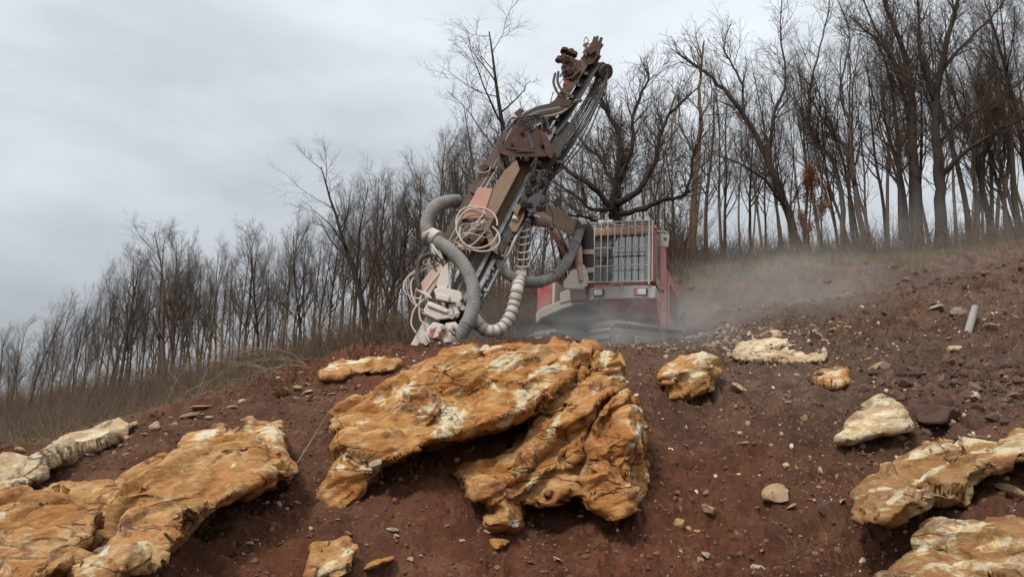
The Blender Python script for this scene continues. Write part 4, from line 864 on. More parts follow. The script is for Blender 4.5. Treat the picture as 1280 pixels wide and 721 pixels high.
def stonemat(name, a, b2):
    m, t, b = newmat(name); v = tcoord(t); oi = N(t, 'ShaderNodeObjectInfo')
    va = N(t, 'ShaderNodeVectorMath', operation='ADD'); t.links.new(v, va.inputs[0]); rnd = N(t, 'ShaderNodeCombineXYZ')
    for i in range(3): t.links.new(math_(t, 'MULTIPLY', oi.outputs['Random'], 40.0 + 13 * i), rnd.inputs[i])
    t.links.new(rnd.outputs[0], va.inputs[1]); w = va.outputs[0]
    c = mixc(t, ramp(t, noise(t, 1.6, 6, 0.65, w, 0.5), [(0.38, 0.0), (0.62, 1.0)]), a, b2)
    c = mixc(t, ramp(t, noise(t, 3.5, 6, 0.7, w), [(0.52, 0.0), (0.66, 0.85)]), c, (0.17, 0.075, 0.04))
    c = mixc(t, math_(t, 'MULTIPLY', oi.outputs['Random'], 0.35), c, (0.25, 0.15, 0.09))
    t.links.new(c, b.inputs['Base Color']); b.inputs['Roughness'].default_value = 0.9
    bump(t, b, noise(t, 6, 7, 0.7, w), 0.6, 0.12); return m
ST_PALE = stonemat('pale_stone', (0.66, 0.60, 0.48), (0.52, 0.40, 0.25)); ST_TAN = stonemat('tan_stone', (0.55, 0.36, 0.17), (0.62, 0.48, 0.30)); ST_OR = stonemat('orange_stone', (0.50, 0.24, 0.09), (0.58, 0.38, 0.17)); ST_GREY = stonemat('grey_stone', (0.34, 0.29, 0.25), (0.48, 0.42, 0.35))
ST_DIRT = stonemat('dirty_stone', (0.24, 0.14, 0.09), (0.34, 0.22, 0.14))
SM = [stone_mesh(900 + k, 3, [.45, .6, .75, .35][k % 4]) for k in range(9)]
VAR = {}
def stone(px, py, w, mat, label, group=None, k=None, Y=None, flat=1.0, name='stone', sink=0.25, rng=random.Random(77)):
    """w: width in photo pixels"""
    b = G(px, py) if Y is None else np.array(Y, float); dist = b[1]; s = w / 2 / F * dist * 1.15
    k = rng.randrange(len(SM)) if k is None else k; key = (k, mat.name)
    if key not in VAR:
        me = SM[k].copy(); me.materials.clear(); me.materials.append(mat); VAR[key] = me
    o = bpy.data.objects.new(name, VAR[key]); col.objects.link(o); o.location = (b[0], b[1], b[2] + s * 0.5 * (1 - 2 * sink)); o.scale = (s, s * rng.uniform(.8, 1.1), s * flat)
    o.rotation_euler = (rng.uniform(-.1, .6), rng.uniform(-.35, .35), rng.uniform(0, 6.28)); return tag(o, label, 'stone', group)
GR = 'stones scattered over the slope'
for px, py, w, m, lab, fl in [
    (926, 498, 25, ST_TAN, 'round pinkish stone between the upright boulder and the slope gully', 1.2),
    (1100, 470, 36, ST_TAN, 'pointed tan stone right of the rounded cream rock', .9), (1217, 510, 30, ST_PALE, 'white blocky stone right of the dark earth clod', .8),
    (1248, 422, 40, ST_TAN, 'flat orange-cream stone high on the slope right of the pale post', .7), (1197, 398, 22, ST_GREY, 'grey rounded stone touching the left side of the pale post', 1.1),
    (1172, 396, 22, ST_GREY, 'flat grey stone left of the grey rounded one by the pale post', .6), (1258, 440, 26, ST_TAN, 'smaller cream stone just below the flat orange-cream one', .8),
    (1196, 462, 24, ST_TAN, 'small orange stone above the dark earth clod', .8), (1200, 478, 34, ST_GREY, 'dusty brown flat stone right above the dark earth clod', .6),
    (972, 632, 38, ST_TAN, 'cream angular stone alone in the red soil, bottom right of centre', .8), (887, 640, 27, ST_TAN, 'tan wedge stone left of the cream angular stone', .7),
    (872, 664, 22, ST_OR, 'orange stone at the right of the tight stone cluster', 1.1), (848, 668, 22, ST_OR, 'largest orange stone at the left of the tight stone cluster', 1.3), (860, 664, 14, ST_TAN, 'small tan stone in the middle of the tight stone cluster', 1),
    (886, 689, 20, ST_PALE, 'white flat flake below the tight stone cluster', .5), (946, 709, 22, ST_PALE, 'white stone at the bottom edge below the cream angular stone', .7), (875, 706, 14, ST_OR, 'orange chip at the bottom edge under the white flake', .8),
    (930, 568, 15, ST_PALE, 'pale stone right of two orange chips in the middle of the gully', .8), (1007, 532, 14, ST_OR, 'upright orange shard on the slope left of the pale wedge', 1.3), (967, 554, 13, ST_PALE, 'small white stone below the upright orange shard', .7),
    (1054, 655, 13, ST_PALE, 'whitish stone at the left tip of the banded outcrop', .8), (1028, 602, 9, ST_PALE, 'tiny white stone left of the banded outcrop', .8), (969, 649, 15, ST_PALE, 'white chip just under the cream angular stone', .6), (958, 620, 18, ST_TAN, 'tan flake just above the cream angular stone', .7),
    (1265, 628, 36, ST_TAN, 'cream stone at the right edge between the two brown outcrops', .7), (1133, 670, 12, ST_PALE, 'white chip between the two brown outcrops', .7), (1087, 562, 34, ST_PALE, 'pair-like cream stone below the pale wedge, left one', .6),
    (1102, 560, 22, ST_PALE, 'cream stone below the pale wedge, right one', .7), (1078, 580, 14, ST_GREY, 'grey pebble under the cream stones below the pale wedge', .8),
    (471, 576, 25, ST_PALE, 'white chalky stone stuck on the left foot of the big boulder', 1.0), (491, 664, 21, ST_PALE, 'white flat stone in the soil under the boulder left foot', .55), (496, 675, 9, ST_PALE, 'tiny white stone under the white flat stone', .6),
    (808, 624, 12, ST_PALE, 'white pebble at the right foot of the big boulder', 1.0), (813, 613, 11, ST_GREY, 'grey pebble just above the white pebble at the boulder right foot', 1.0),
    (302, 500, 14, ST_PALE, 'pale block standing on the crest above the left outcrop', 1.1), (252, 507, 26, ST_OR, 'flat orange slab chip lying on the crest', .35), (281, 509, 18, ST_GREY, 'grey slab chip on the crest right of the flat orange one', .4),
    (236, 519, 30, ST_TAN, 'tan slab on the crest left of the flat orange chip', .35), (192, 533, 22, ST_GREY, 'grey-white slab on the crest near the pale ledge', .4), (313, 519, 14, ST_GREY, 'grey chip on the soil under the pale crest block', .4),
    (352, 492, 24, ST_OR, 'orange slab chip on the crest, second from the flat ledge', .4), (388, 487, 18, ST_TAN, 'tan chip on the crest near the flat ledge', .4), (371, 642, 9, ST_PALE, 'white chip in the soil left of the boulder foot', .7), (430, 484, 12, ST_OR, 'orange chip in the dark soil under the flat ledge', .5),
    (24, 577, 16, ST_TAN, 'brownish stone on the crest at the left edge', .7), (1062, 420, 18, ST_TAN, 'small orange stone right of the gravel heap', .7), (905, 405, 14, ST_OR, 'orange dusty stone on the bank behind the upright boulder', .9)]:
    Y = None
    if (px, py) == (471, 576):      # this one rests on the boulder's foot
        from mathutils.bvhtree import BVHTree
        bw = np.array(big_boulder.location); bt = BVHTree.FromPolygons([v.co + big_boulder.location for v in big_boulder.data.vertices], [p.vertices[:] for p in big_boulder.data.polygons])
        ht = bt.ray_cast(Vector(CAM), Vector(P(px, py + 4, 1.0) - CAM))[0]; Y = np.array(ht) - np.array([0, .03, 0]) if ht is not None else None
    stone(px, py, w, m, lab, flat=fl, Y=Y, sink=0.3 if Y is None else 0.5)
rg = random.Random(4)
zones = [('right', 190, (830, 1280, 400, 715), 'small pale stone among the many on the brown slope right of the big boulder', 'small stones of the right slope'),
         ('crest', 75, (20, 520, 455, 600), 'small pale chip among the rubble along the crest on the left', 'chips along the crest'),
         ('front', 40, (220, 820, 640, 718), 'small stone chip in the dark red soil below the big boulder', 'chips below the boulder')]
for zn, cnt, (x0, x1, y0, y1), lab, grp in zones:
    i = 0
    while i < cnt:
        px = rg.uniform(x0, x1); py = rg.uniform(y0, y1)
        if zn == 'crest':
            py = float(np.interp(px, [0, 180, 240, 400, 520], [600, 532, 505, 468, 446])) + abs(rg.gauss(0, 16)) + 3
        i += 1; w = min(15, 3.2 + rg.expovariate(1 / (2.6 if zn != 'crest' else 4.0)))
        stone(px, py, w, rg.choice([ST_PALE, ST_TAN, ST_TAN, ST_DIRT, ST_GREY, ST_OR] if zn != 'front' else [ST_PALE, ST_TAN, ST_DIRT, ST_DIRT]), lab, grp, flat=rg.uniform(.4, 1.0), sink=.3)
# gravel and grit: too small and too many to count
def gravel(name, n, posf, sz, mat, label, seed, piled=0.0):
    rng = np.random.default_rng(seed); pos = posf(n, rng); n = len(pos)
    z = ground_h(pos[:, 0], pos[:, 1]); ph = (1 + 5 ** .5) / 2; ico = np.array([(-1, ph, 0), (1, ph, 0), (-1, -ph, 0), (1, -ph, 0), (0, -1, ph), (0, 1, ph), (0, -1, -ph), (0, 1, -ph), (ph, 0, -1), (ph, 0, 1), (-ph, 0, -1), (-ph, 0, 1)]) / 1.9
    fi = np.array([(0,11,5),(0,5,1),(0,1,7),(0,7,10),(0,10,11),(1,5,9),(5,11,4),(11,10,2),(10,7,6),(7,1,8),(3,9,4),(3,4,2),(3,2,6),(3,6,8),(3,8,9),(4,9,5),(2,4,11),(6,2,10),(8,6,7),(9,8,1)])
    s = sz[0] + (sz[1] - sz[0]) * rng.uniform(0, 1, n) ** 6; V = ico[None] * rng.uniform(.65, 1.3, (n, 12, 1)) * (s[:, None] * rng.uniform(.45, 1.1, (n, 3)))[:, None, :]
    a = rng.uniform(0, 6.28, n); ca, sa = np.cos(a)[:, None], np.sin(a)[:, None]; V = np.stack([V[..., 0] * ca - V[..., 1] * sa, V[..., 0] * sa + V[..., 1] * ca, V[..., 2]], -1)
    V = V + np.c_[pos, z + s * .15][:, None, :]; q = (np.arange(n)[:, None, None] * 12 + fi[None]).reshape(-1, 3)
    me = mesh_np(name, V.reshape(-1, 3), q, False); me.materials.append(mat); o = newobj(name, me); return tag(o, label, 'gravel', None, 'stuff')
def gravmat(name, cols):
    m, t, b = newmat(name); g = N(t, 'ShaderNodeNewGeometry'); t.links.new(ramp(t, g.outputs['Random Per Island'], cols), b.inputs['Base Color']); b.inputs['Roughness'].default_value = 0.95
    t.links.new
    return m
GM1 = gravmat('mixed_gravel', [(0.0, (0.12, 0.055, 0.032)), (0.45, (0.20, 0.11, 0.07)), (0.65, (0.36, 0.22, 0.12)), (0.85, (0.52, 0.38, 0.24)), (1.0, (0.64, 0.56, 0.44))])
GM2 = gravmat('pale_gravel', [(0.0, (0.16, 0.11, 0.08)), (0.5, (0.25, 0.18, 0.135)), (0.85, (0.36, 0.29, 0.22)), (1.0, (0.50, 0.43, 0.35))])
GM3 = gravmat('soil_crumbs', [(0.0, (0.075, 0.033, 0.02)), (0.6, (0.14, 0.062, 0.036)), (1.0, (0.19, 0.10, 0.06))])
GM4 = gravmat('dark_clods', [(0.0, (0.060, 0.031, 0.021)), (0.6, (0.105, 0.056, 0.036)), (1.0, (0.15, 0.088, 0.06))])
def pos_slope(n, rng):
    x = rng.uniform(-7, 11, n); y = rng.uniform(4.3, 14, n); cl = vnoise(np.c_[x * .9, y * .9, x * 0], 5) + .5 * vnoise(np.c_[x * 3, y * 3, x * 0], 6)
    w = sstep(-.3, .6, cl) * (0.35 + sstep(1, 3, x) + 1.3 * np.exp(-((y - (9.0 + .25 * (x + 3))) / .8) ** 2) * (x < 1)); k = rng.uniform(0, 1.4, n) < w; return np.c_[x, y][k]
gravel('gravel', 42000, pos_slope, (.007, .036), GM1, 'fine pale and brown gravel scattered through the soil', 1)
gravel('soil_crumbs', 60000, lambda n, r: np.c_[r.uniform(-7, 10, n), 4.2 + 10 * r.uniform(0, 1, n) ** 1.4], (.006, .032), GM3, 'crumbs and clods of loose red-brown soil', 2)
hp = P(955, 432, 12.4)
gravel('rubble', 3200, lambda n, r: np.c_[hp[0] + r.normal(0, .62, n), hp[1] + r.normal(0, .7, n)], (.006, .075), GM2, 'dusty rubble strewn round the pale slab beside the tracks', 3)
gravel('earth_clods', 5200, lambda n, r: (lambda x, y: np.c_[x, y][(vnoise(np.c_[x * .8, y * .8, x * 0], 52) > -.25)])(r.uniform(0.6, 12, n), r.uniform(5.6, 20, n)), (.015, .085), GM4, 'lumps of dark earth heaped over the upper right slope', 8)
gk = G(1225, 492); gk2 = G(1120, 372, 17)
gravel('dug_clods', 900, lambda n, r: np.c_[gk[0] + r.normal(0, .8, n), gk[1] + r.normal(0, .55, n)], (.025, .11), GM4, 'heap of dark dug clods by the right edge', 12)
gravel('dug_clods', 900, lambda n, r: np.c_[gk2[0] + r.normal(0, 2.2, n), gk2[1] + r.normal(0, 1.2, n)], (.03, .16), GM4, 'dark clods tumbled below the grassy lip of the bank', 13)
gravel('broken_stone', 2600, lambda n, r: (lambda x, y: np.c_[x, y][(vnoise(np.c_[x * 1.1, y * 1.1, x * 0], 58) > -.15)])(r.uniform(0.8, 10, n), r.uniform(4.8, 16, n)), (.010, .06), GM1, 'broken stone mixed through the churned right slope', 9)
gravel('gravel_spill', 1800, lambda n, r: np.c_[1.9 + r.normal(0, 1.0, n), 11.6 + r.normal(0, .35, n)], (.01, .05), GM2, 'pale grit spilled in front of the tracks', 6)
# pale weathered post leaning out of the slope
pb = G(1209, 418); pt = P(1219, 383, pb[1] + .12); mb = MB(); mb.tube([pb - (pt - pb) * .3, pb + (pt - pb) * .3, pb + (pt - pb) * .7, pt], [.062, .060, .056, .05], 12)
tag(mb.build('wooden_post', WOOD, None, origin=pb), 'short pale grey wooden post leaning out of the slope at the right', 'post')
#mb = MB(); mb.tube([pt - [0, 0, .05], pt + [0.03, 0, .06], pt + [.05, 0, .14]], [.02, .015, .01], 6); 
# dead twigs
def twig(pts, r, label, seed, br=5):
    rng = np.random.default_rng(seed); s = spline(PP(pts), 8); tw = [(s, np.linspace(r, r * .35, len(s)))]
    for i in range(br):
        k = rng.integers(3, len(s) - 2); e = s[k + 1] - s[k]; e /= np.linalg.norm(e); e = e + rng.normal(0, .6, 3); e /= np.linalg.norm(e); l = rng.uniform(.1, .28); tw.append((np.array([s[k], s[k] + e * l * .5, s[k] + e * l + [0, 0, -.02]]), np.array([r * .5, r * .4, r * .2])))
    b = s[0]; V, q = twig_mesh(tw, 5); me = mesh_np('dead_twig', V - b, q); me.materials.append(STRAW); o = newobj('dead_twig', me, None, b); return tag(o, label, 'twig')
twig([(372, 578, 6.75), (388, 552, 7.0), (400, 532, 7.1), (413, 513, 7.25)], .006, 'long bare twig standing in the soil left of the big boulder', 1)
twig([(1160, 650, 5.6), (1190, 628, 5.8), (1222, 606, 6.0), (1250, 590, 6.1)], .006, 'bare twig lying across the soil above the lower corner outcrop', 2, 7)
# ------------------------------------------------------------------ the drilling rig
root0 = P(765, 437, 13.3); root0[2] = float(ground_h([root0[0]], [root0[1]])[0])
rig = empty('drilling_rig', root0); tag(rig, 'dusty red crawler drilling rig with its raised drill mast leaning over the rocks', 'drilling rig')
def Ym(py): return 10.7 + (440 - py) / 385.0 * 1.1
def Q(px, py, d=0.0): return P(px, py, Ym(py) - d)
def slab(mb, poly, d0, d1):
    """mast piece: outline (photo pixels) between two depths along the mast"""
    return mb.hull([Q(x, y, d0) for x, y in poly], [Q(x, y, d1) for x, y in poly])
def part(name, mat, f, parent=rig, bevel=0.008, sharp=35):
    mb = MB(); f(mb); return mb.build(name, mat, parent, bevel, sharp=sharp)
def strip(mb, a, b, w, d0, d1):
    """straight bar from pixel a to pixel b, w pixels wide"""
    a = np.array(a, float); b = np.array(b, float); n = np.array([-(b - a)[1], (b - a)[0]]); n = n / np.hypot(*n) * w / 2
    return slab(mb, [tuple(a - n), tuple(b - n), tuple(b + n), tuple(a + n)], d0, d1)
rr = random.Random(12)
# --- mast: back beam, front beams, bright rails
part('mast_beam', TANM, lambda m: (strip(m, (540, 428), (668, 190), 22, -.30, .02)))
part('mast_beam', RUST, lambda m: (strip(m, (668, 178), (738, 66), 12, -.12, .14)))
part('mast_beam', BLACK, lambda m: (strip(m, (690, 168), (748, 68), 9, -.25, .0)))
for x0, y0, x1, y1 in ((556, 420, 694, 158), (566, 424, 703, 160)): part('guide_rail', STEEL, lambda m: strip(m, (x0, y0), (x1, y1), 5, .02, .10), bevel=.004)
part('rail_web', BLACK, lambda m: strip(m, (561, 422), (698, 162), 5, -.04, .05), bevel=0)
part('feed_chain', BLACK, lambda m: [strip(m, (575 + k * 3.05, 425 - k * 5.9), (577 + k * 3.05, 421 - k * 5.9), 9, -.02, .06) for k in range(0, 44)], bevel=0)
part('feed_cylinder', STEEL, lambda m: m.tube([Q(588, 405, .02), Q(655, 278, .02)], .035, 14), bevel=0)
part('mast_rib', RUST, lambda m: [strip(m, (672 + k * 9, 160 - k * 14.5), (690 + k * 9, 165 - k * 14.5), 4, -.2, .12) for k in range(7)], bevel=.004)
# top end
part('mast_head', REDK, lambda m: (slab(m, [(728, 72), (738, 54), (746, 50), (752, 54), (750, 68), (741, 80), (734, 82)], -.14, .16), strip(m, (735, 66), (742, 60), 9, .14, .22)))
part('mast_fork', REDK, lambda m: (strip(m, (741, 56), (744, 46), 4, .06, .14), strip(m, (749, 57), (752, 47), 4, .06, .14), strip(m, (746, 56), (747, 45), 3, -.12, -.04)))
part('mast_bracket', RUST, lambda m: (slab(m, [(728, 66), (733, 57), (737, 60), (733, 72)], .0, .2), strip(m, (729, 58), (736, 54), 4, .05, .12), strip(m, (748, 62), (753, 55), 5, -.1, .1)))
part('guide_loop', RUBBERT, lambda m: m.tube(spline([Q(732, 60, .1), Q(730, 51, .1), Q(733, 47, .1), Q(736, 52, .1)], 6), .010, 6), bevel=0)
# rotation head beside the mast top
hd = part('rotation_head', REDK, lambda m: (slab(m, [(701, 84), (711, 70), (724, 76), (726, 90), (716, 100), (704, 98)], -.12, .18), slab(m, [(718, 78), (728, 74), (734, 82), (724, 94)], -.1, .1), strip(m, (708, 100), (714, 92), 14, -.08, .14)))
for a, b, r in (((703, 70), (711, 84), .075), ((712, 68), (716, 62), .06), ((699, 76), (706, 74), .055)): part('motor_cap', REDK, lambda m: m.tube([Q(*a, .16), Q(*a, .22) * .3 + Q(*b, .1) * .7], [r * .9, r], 14), hd, .01)
part('motor_cap', REDK, lambda m: m.tube([Q(706, 66, .14), Q(707, 63, .14), Q(709, 61, .14)], [.085, .08, .03], 16), hd, .006)
part('motor_cap', REDK, lambda m: m.tube([Q(717, 70, .16), Q(719, 66, .16)], [.06, .05], 16), hd, .006)
part('motor_cap', REDK, lambda m: m.tube([Q(697, 77, .12), Q(700, 72, .12)], [.055, .05], 14), hd, .006)
part('drill_spindle', RED, lambda m: m.tube([Q(712, 96, .1), Q(706, 108, .1)], [.07, .04], 12), hd, .004)
for k, (sp_) in enumerate([[(694, 92), (692, 104), (697, 116), (703, 122)], [(698, 90), (697, 102), (702, 113), (707, 118)], [(703, 92), (712, 86), (722, 92), (727, 84)], [(700, 96), (706, 88), (716, 88), (720, 80)], [(704, 100), (715, 97), (724, 88)]]):
    part('head_hose', HDARK, lambda m: m.tube(spline([Q(x, y, .2 + .02 * k) for x, y in sp_], 7), .016 + .006 * (k < 2), 8), hd, 0)
part('head_flange', RUST, lambda m: [m.tube([Q(x, y, .22), Q(x, y, .26)], r, 10) for x, y, r in ((709, 74, .05), (714, 80, .04), (706, 84, .04), (718, 84, .035), (712, 90, .045))], hd, 0)
# hose drum
dr = part('hose_drum', BLACK, lambda m: m.tube([Q(738, 88, -.25), Q(756, 90, .02)], .105, 22), bevel=.005)
for t in (0, 1): part('drum_flange', HDARK, lambda m: m.tube([Q(738, 88, -.25) * (1 - t) + Q(756, 90, .02) * t, Q(735, 87.7, -.29) * (1 - t) + Q(758.5, 90.3, .06) * t], .135, 26), dr, .006)
part('drum_hub', RUST, lambda m: m.tube([Q(758, 90.2, .05), Q(760, 90.5, .085)], .04, 14), dr, .004)
# hoses running over the drum and down the mast's right side
for k in range(9):
    f = k / 8.0; x1 = 741 + 14 * f; dz = -.24 + .27 * f
    pts = [Q(690 - 22 + 10 * f, 250 - 4 * k, -.05 + dz * .3), Q(676 + 16 * f, 222, dz * .6), Q(690 + 16 * f, 190 + 4 * f, dz * .7), Q(716 + 18 * f, 150 + 4 * f, dz), Q(737 + 17 * f, 115, dz), Q(x1 + 4, 96, dz + .05), Q(x1 + 3, 82, dz + .04), Q(x1 - 4, 80, dz + .05), Q(x1 - 14, 96, dz + .10), Q(700 + 12 * f, 146, dz + .12), Q(684 + 12 * f, 168, dz + .12)]
    part('hydraulic_hose', RUBBER if k % 3 else HDARK, lambda m: m.tube(spline(pts, 7), rr.uniform(.010, .015), 6), bevel=0)
for k in range(5):
    f = k / 4.0
    pts = [Q(748 + 8 * f, 98, -.1 + .1 * f), Q(742 + 12 * f, 120, -.1 + .1 * f), Q(727 + 18 * f, 145, -.1), Q(708 + 22 * f, 175 + 3 * f, -.1), Q(694 + 14 * f, 200 + 6 * f, -.08), Q(682 + 5 * f, 228, -.05), Q(670 + 6 * f, 262, -.02)]
    part('hydraulic_hose', RUBBER, lambda m: m.tube(spline(pts, 7), rr.uniform(.010, .015), 6), bevel=0)
for k in range(12):
    o = k * 2.4 + rr.uniform(-1, 1); pts = [Q(706 + o * .5, 150 + o * .3, .10), Q(690 + o * .45, 182 + o * .2, .12), Q(672 + o * .4 + rr.uniform(-3, 3), 216, .13), Q(656 + o * .35 + rr.uniform(-3, 3), 246, .14), Q(638 + o * .3 + rr.uniform(-3, 3), 282, .13), Q(618 + o * .25 + rr.uniform(-4, 4), 322, .13)]
    part('hydraulic_hose', [RUBBER, RUBBER, HDARK, BLACK][k % 4], lambda m: m.tube(spline(pts, 7), rr.uniform(.008, .014), 6), bevel=0)
for k in range(7):
    o = k * 2.6; pts = [Q(700 + o * .2, 118 + o, .16), Q(684, 136 + o * .9, .24), Q(664 + rr.uniform(-3, 3), 146 + o, .3), Q(646 + o, 150 + o, .32), Q(660 + o, 168 + o, .2), Q(668 + o * .8, 190 + o, .12)]
    part('hydraulic_hose', [BLACK, RUBBER, HDARK][k % 3], lambda m: m.tube(spline(pts, 7), rr.uniform(.010, .016), 6), bevel=0)
part('hose_clamp', RUST, lambda m: strip(m, (676, 200), (704, 203), 3.2, -.16, .12))
# hoses crossing over the mast and down its left side
for k in range(8):
    o = k * 2.6; s_ = rr.uniform(-2, 2)
    pts = [Q(728 - k, 126 + s_ * .6, .15), Q(700, 129 + o * .7, .22), Q(672, 134 + o * .8, .26), Q(650 + s_, 146 + o * .8, .26), Q(636 + s_ + o * .3, 162 + o * .4, .24), Q(619 + o * .55, 196, .2), Q(600 + o * .6, 228, .2), Q(574 + o * .7, 268, .2), Q(556 + o * .8, 300, .2), Q(538 + o, 332, .2)]
    part('hydraulic_hose', [HDARK, RUBBER, HDARK, RUBBERT][k % 4], lambda m: m.tube(spline(pts, 8), rr.uniform(.013, .023), 8), bevel=0)
part('hose_carrier', RUST, lambda m: strip(m, (556, 300), (634, 164), 9, .02, .14))
for a, b in (((604, 204), (618, 211)), ((570, 262), (590, 270)), ((588, 238), (600, 244))): part('hose_clamp', RUST, lambda m: strip(m, a, b, 3.5, .04, .26))
part('carrier_bracket', REDK, lambda m: slab(m, [(600, 209), (606, 204), (612, 208), (606, 214)], .2, .27))
part('carrier_ring', RUBBERT, lambda m: m.tube([Q(604 + 9 * math.cos(a), 210 + 6 * math.sin(a), .26) for a in np.linspace(-.3, 3.8, 14)], .013, 6), bevel=0)
part('mast_top_plate', REDK, lambda m: slab(m, [(684, 131), (700, 122), (716, 126), (712, 133), (690, 135)], .0, .24))
part('mast_top_plate', REDK, lambda m: slab(m, [(642, 142), (650, 135), (656, 139), (648, 147)], .05, .26))
# red drill cradle
crd = part('drill_cradle', REDK, lambda m: (slab(m, [(626, 188), (634, 172), (647, 156), (662, 154), (676, 164), (686, 186), (680, 193), (640, 192)], -.05, .30), slab(m, [(622, 186), (640, 184), (682, 190), (684, 196), (640, 197), (624, 192)], -.12, .34)))
part('cradle_flange', REDK, lambda m: slab(m, [(674, 161), (681, 165), (694, 190), (689, 199), (683, 194)], -.1, .36), crd)
part('cradle_strap', BLACK, lambda m: slab(m, [(656, 156), (660, 156), (668, 184), (664, 188)], .29, .315), crd, .003)
part('cradle_pin', RUST, lambda m: [m.tube([Q(x, y, .28), Q(x, y, .37)], r, 10) for x, y, r in ((660, 158, .04), (652, 165, .03), (677, 180, .035), (640, 180, .025))], crd, .003)
for k in range(6):
    a = 640 + k * 7; part('cradle_hose', HDARK if k % 2 else RUBBER, lambda m: m.tube(spline([Q(a - 8, 160 - k * 3, .3), Q(a, 148 - k, .32), Q(a + 8, 150, .3), Q(a + 6 + k, 162, .3)], 6), .014, 7), crd, 0)
for k in range(4): part('cradle_hose', HDARK, lambda m: m.tube(spline([Q(628, 166 + 5 * k, .26), Q(622 + 2 * k, 180 + 4 * k, .3), Q(640 + 5 * k, 186 + k, .37), Q(656 + 4 * k, 189, .36)], 6), .009, 6), crd, 0)
part('looped_hose', HDARK, lambda m: m.tube(spline([Q(628, 184, .2), Q(624, 200, .25), Q(628, 212, .25), Q(638, 216, .2), Q(645, 208, .15), Q(648, 196, .1)], 7), .035, 9), bevel=0)
# faded red box and brown front beam
part('control_box', PINK, lambda m: slab(m, [(598, 234), (616, 236), (604, 272), (577, 274)], .12, .34))
part('front_beam', TANM, lambda m: slab(m, [(617, 235), (630, 214), (646, 200), (650, 212), (612, 284), (603, 290), (600, 272)], .06, .32))
part('beam_guard', TANM, lambda m: slab(m, [(604, 286), (611, 282), (623, 310), (622, 319), (614, 312)], .1, .36))
part('beam_joint', RUST, lambda m: (slab(m, [(574, 280), (588, 276), (600, 284), (606, 300), (596, 312), (576, 306)], .04, .28), slab(m, [(582, 302), (596, 300), (598, 306), (584, 310)], .2, .34)))
part('beam_joint', REDD, lambda m: (slab(m, [(570, 302), (590, 306), (594, 312), (576, 313)], .1, .33), slab(m, [(588, 282), (596, 276), (600, 282), (592, 290)], .2, .34)))
part('joint_bolt', RUST, lambda m: [m.tube([Q(x, y, .28), Q(x, y, .31)], .02, 8) for x, y in ((579, 284), (592, 290), (586, 298), (600, 302), (612, 262), (620, 250), (628, 232))], bevel=0)
def ring(cx, cy, rx, ry, a0, a1, d, rot=0, tilt=0.0):
    pts = []
    for a in np.linspace(R(a0), R(a1), 26):
        u = rx * math.cos(a); v = ry * math.sin(a); pts.append(Q(cx + u * math.cos(rot) - v * math.sin(rot), cy + u * math.sin(rot) + v * math.cos(rot), d + tilt * math.cos(a)))
    return pts
for c in ((596, 282, 26, 22, 150, 380, .42, -.3, .04), (600, 296, 25, 18, -60, 200, .44, .2, .04), (590, 278, 20, 20, 160, 330, .40, 0, .03), (598, 290, 24, 20, 20, 220, .46, -.2, .02)):
    part('looped_cable', DUSTY, lambda m: m.tube(ring(*c), .013, 6), bevel=0)
for k in range(9):
    a = Q(568 + rr.uniform(-6, 10), 300 + rr.uniform(-14, 10), .3); b = Q(610 + rr.uniform(-10, 6), 268 + rr.uniform(-6, 30), .4); mid = (a + b) / 2 + np.array([rr.uniform(-.1, .1), -.12, rr.uniform(-.2, .12)])
    part('looped_cable', [DUSTY, RUBBERT][k % 2], lambda m: m.tube(spline([a, mid, b], 9), .010, 6), bevel=0)
# black hydraulic block at the boom head
blk = part('swing_head', BLACK, lambda m: (slab(m, [(656, 258), (662, 246), (674, 240), (682, 246), (676, 264), (662, 268)], .05, .34), slab(m, [(650, 250), (654, 238), (668, 234), (670, 244), (660, 252)], 0, .26), slab(m, [(656, 226), (664, 210), (680, 214), (682, 232), (668, 240)], -.05, .22)), bevel=.015)
rs2 = random.Random(3)
for k in range(12): x, y = rs2.uniform(654, 682), rs2.uniform(200, 262); part('valve', BLACK, lambda m: (m.tube([Q(x, y, .1), Q(x + rs2.uniform(-4, 4), y + rs2.uniform(-4, 4), .38)], rs2.uniform(.03, .06), 10)), blk, .004)
for k in range(6): x, y = rs2.uniform(656, 680), rs2.uniform(205, 255); part('valve_hose', RUBBER, lambda m: m.tube(spline([Q(x, y, .3), Q(x + rs2.uniform(4, 10), y + rs2.uniform(-12, 6), .34), Q(x + rs2.uniform(0, 10), y + rs2.uniform(8, 20), .25)], 6), .015, 7), blk, 0)
part('swing_arm', TANM, lambda m: (slab(m, [(636, 282), (646, 262), (654, 248), (662, 252), (654, 274), (646, 290), (640, 290)], -.1, .16), slab(m, [(640, 262), (646, 254), (652, 258), (646, 270)], .1, .24)))
part('swing_arm', DUSTY, lambda m: m.tube([Q(646, 268, .1), Q(643, 276, .18)], .05, 12), bevel=.004)
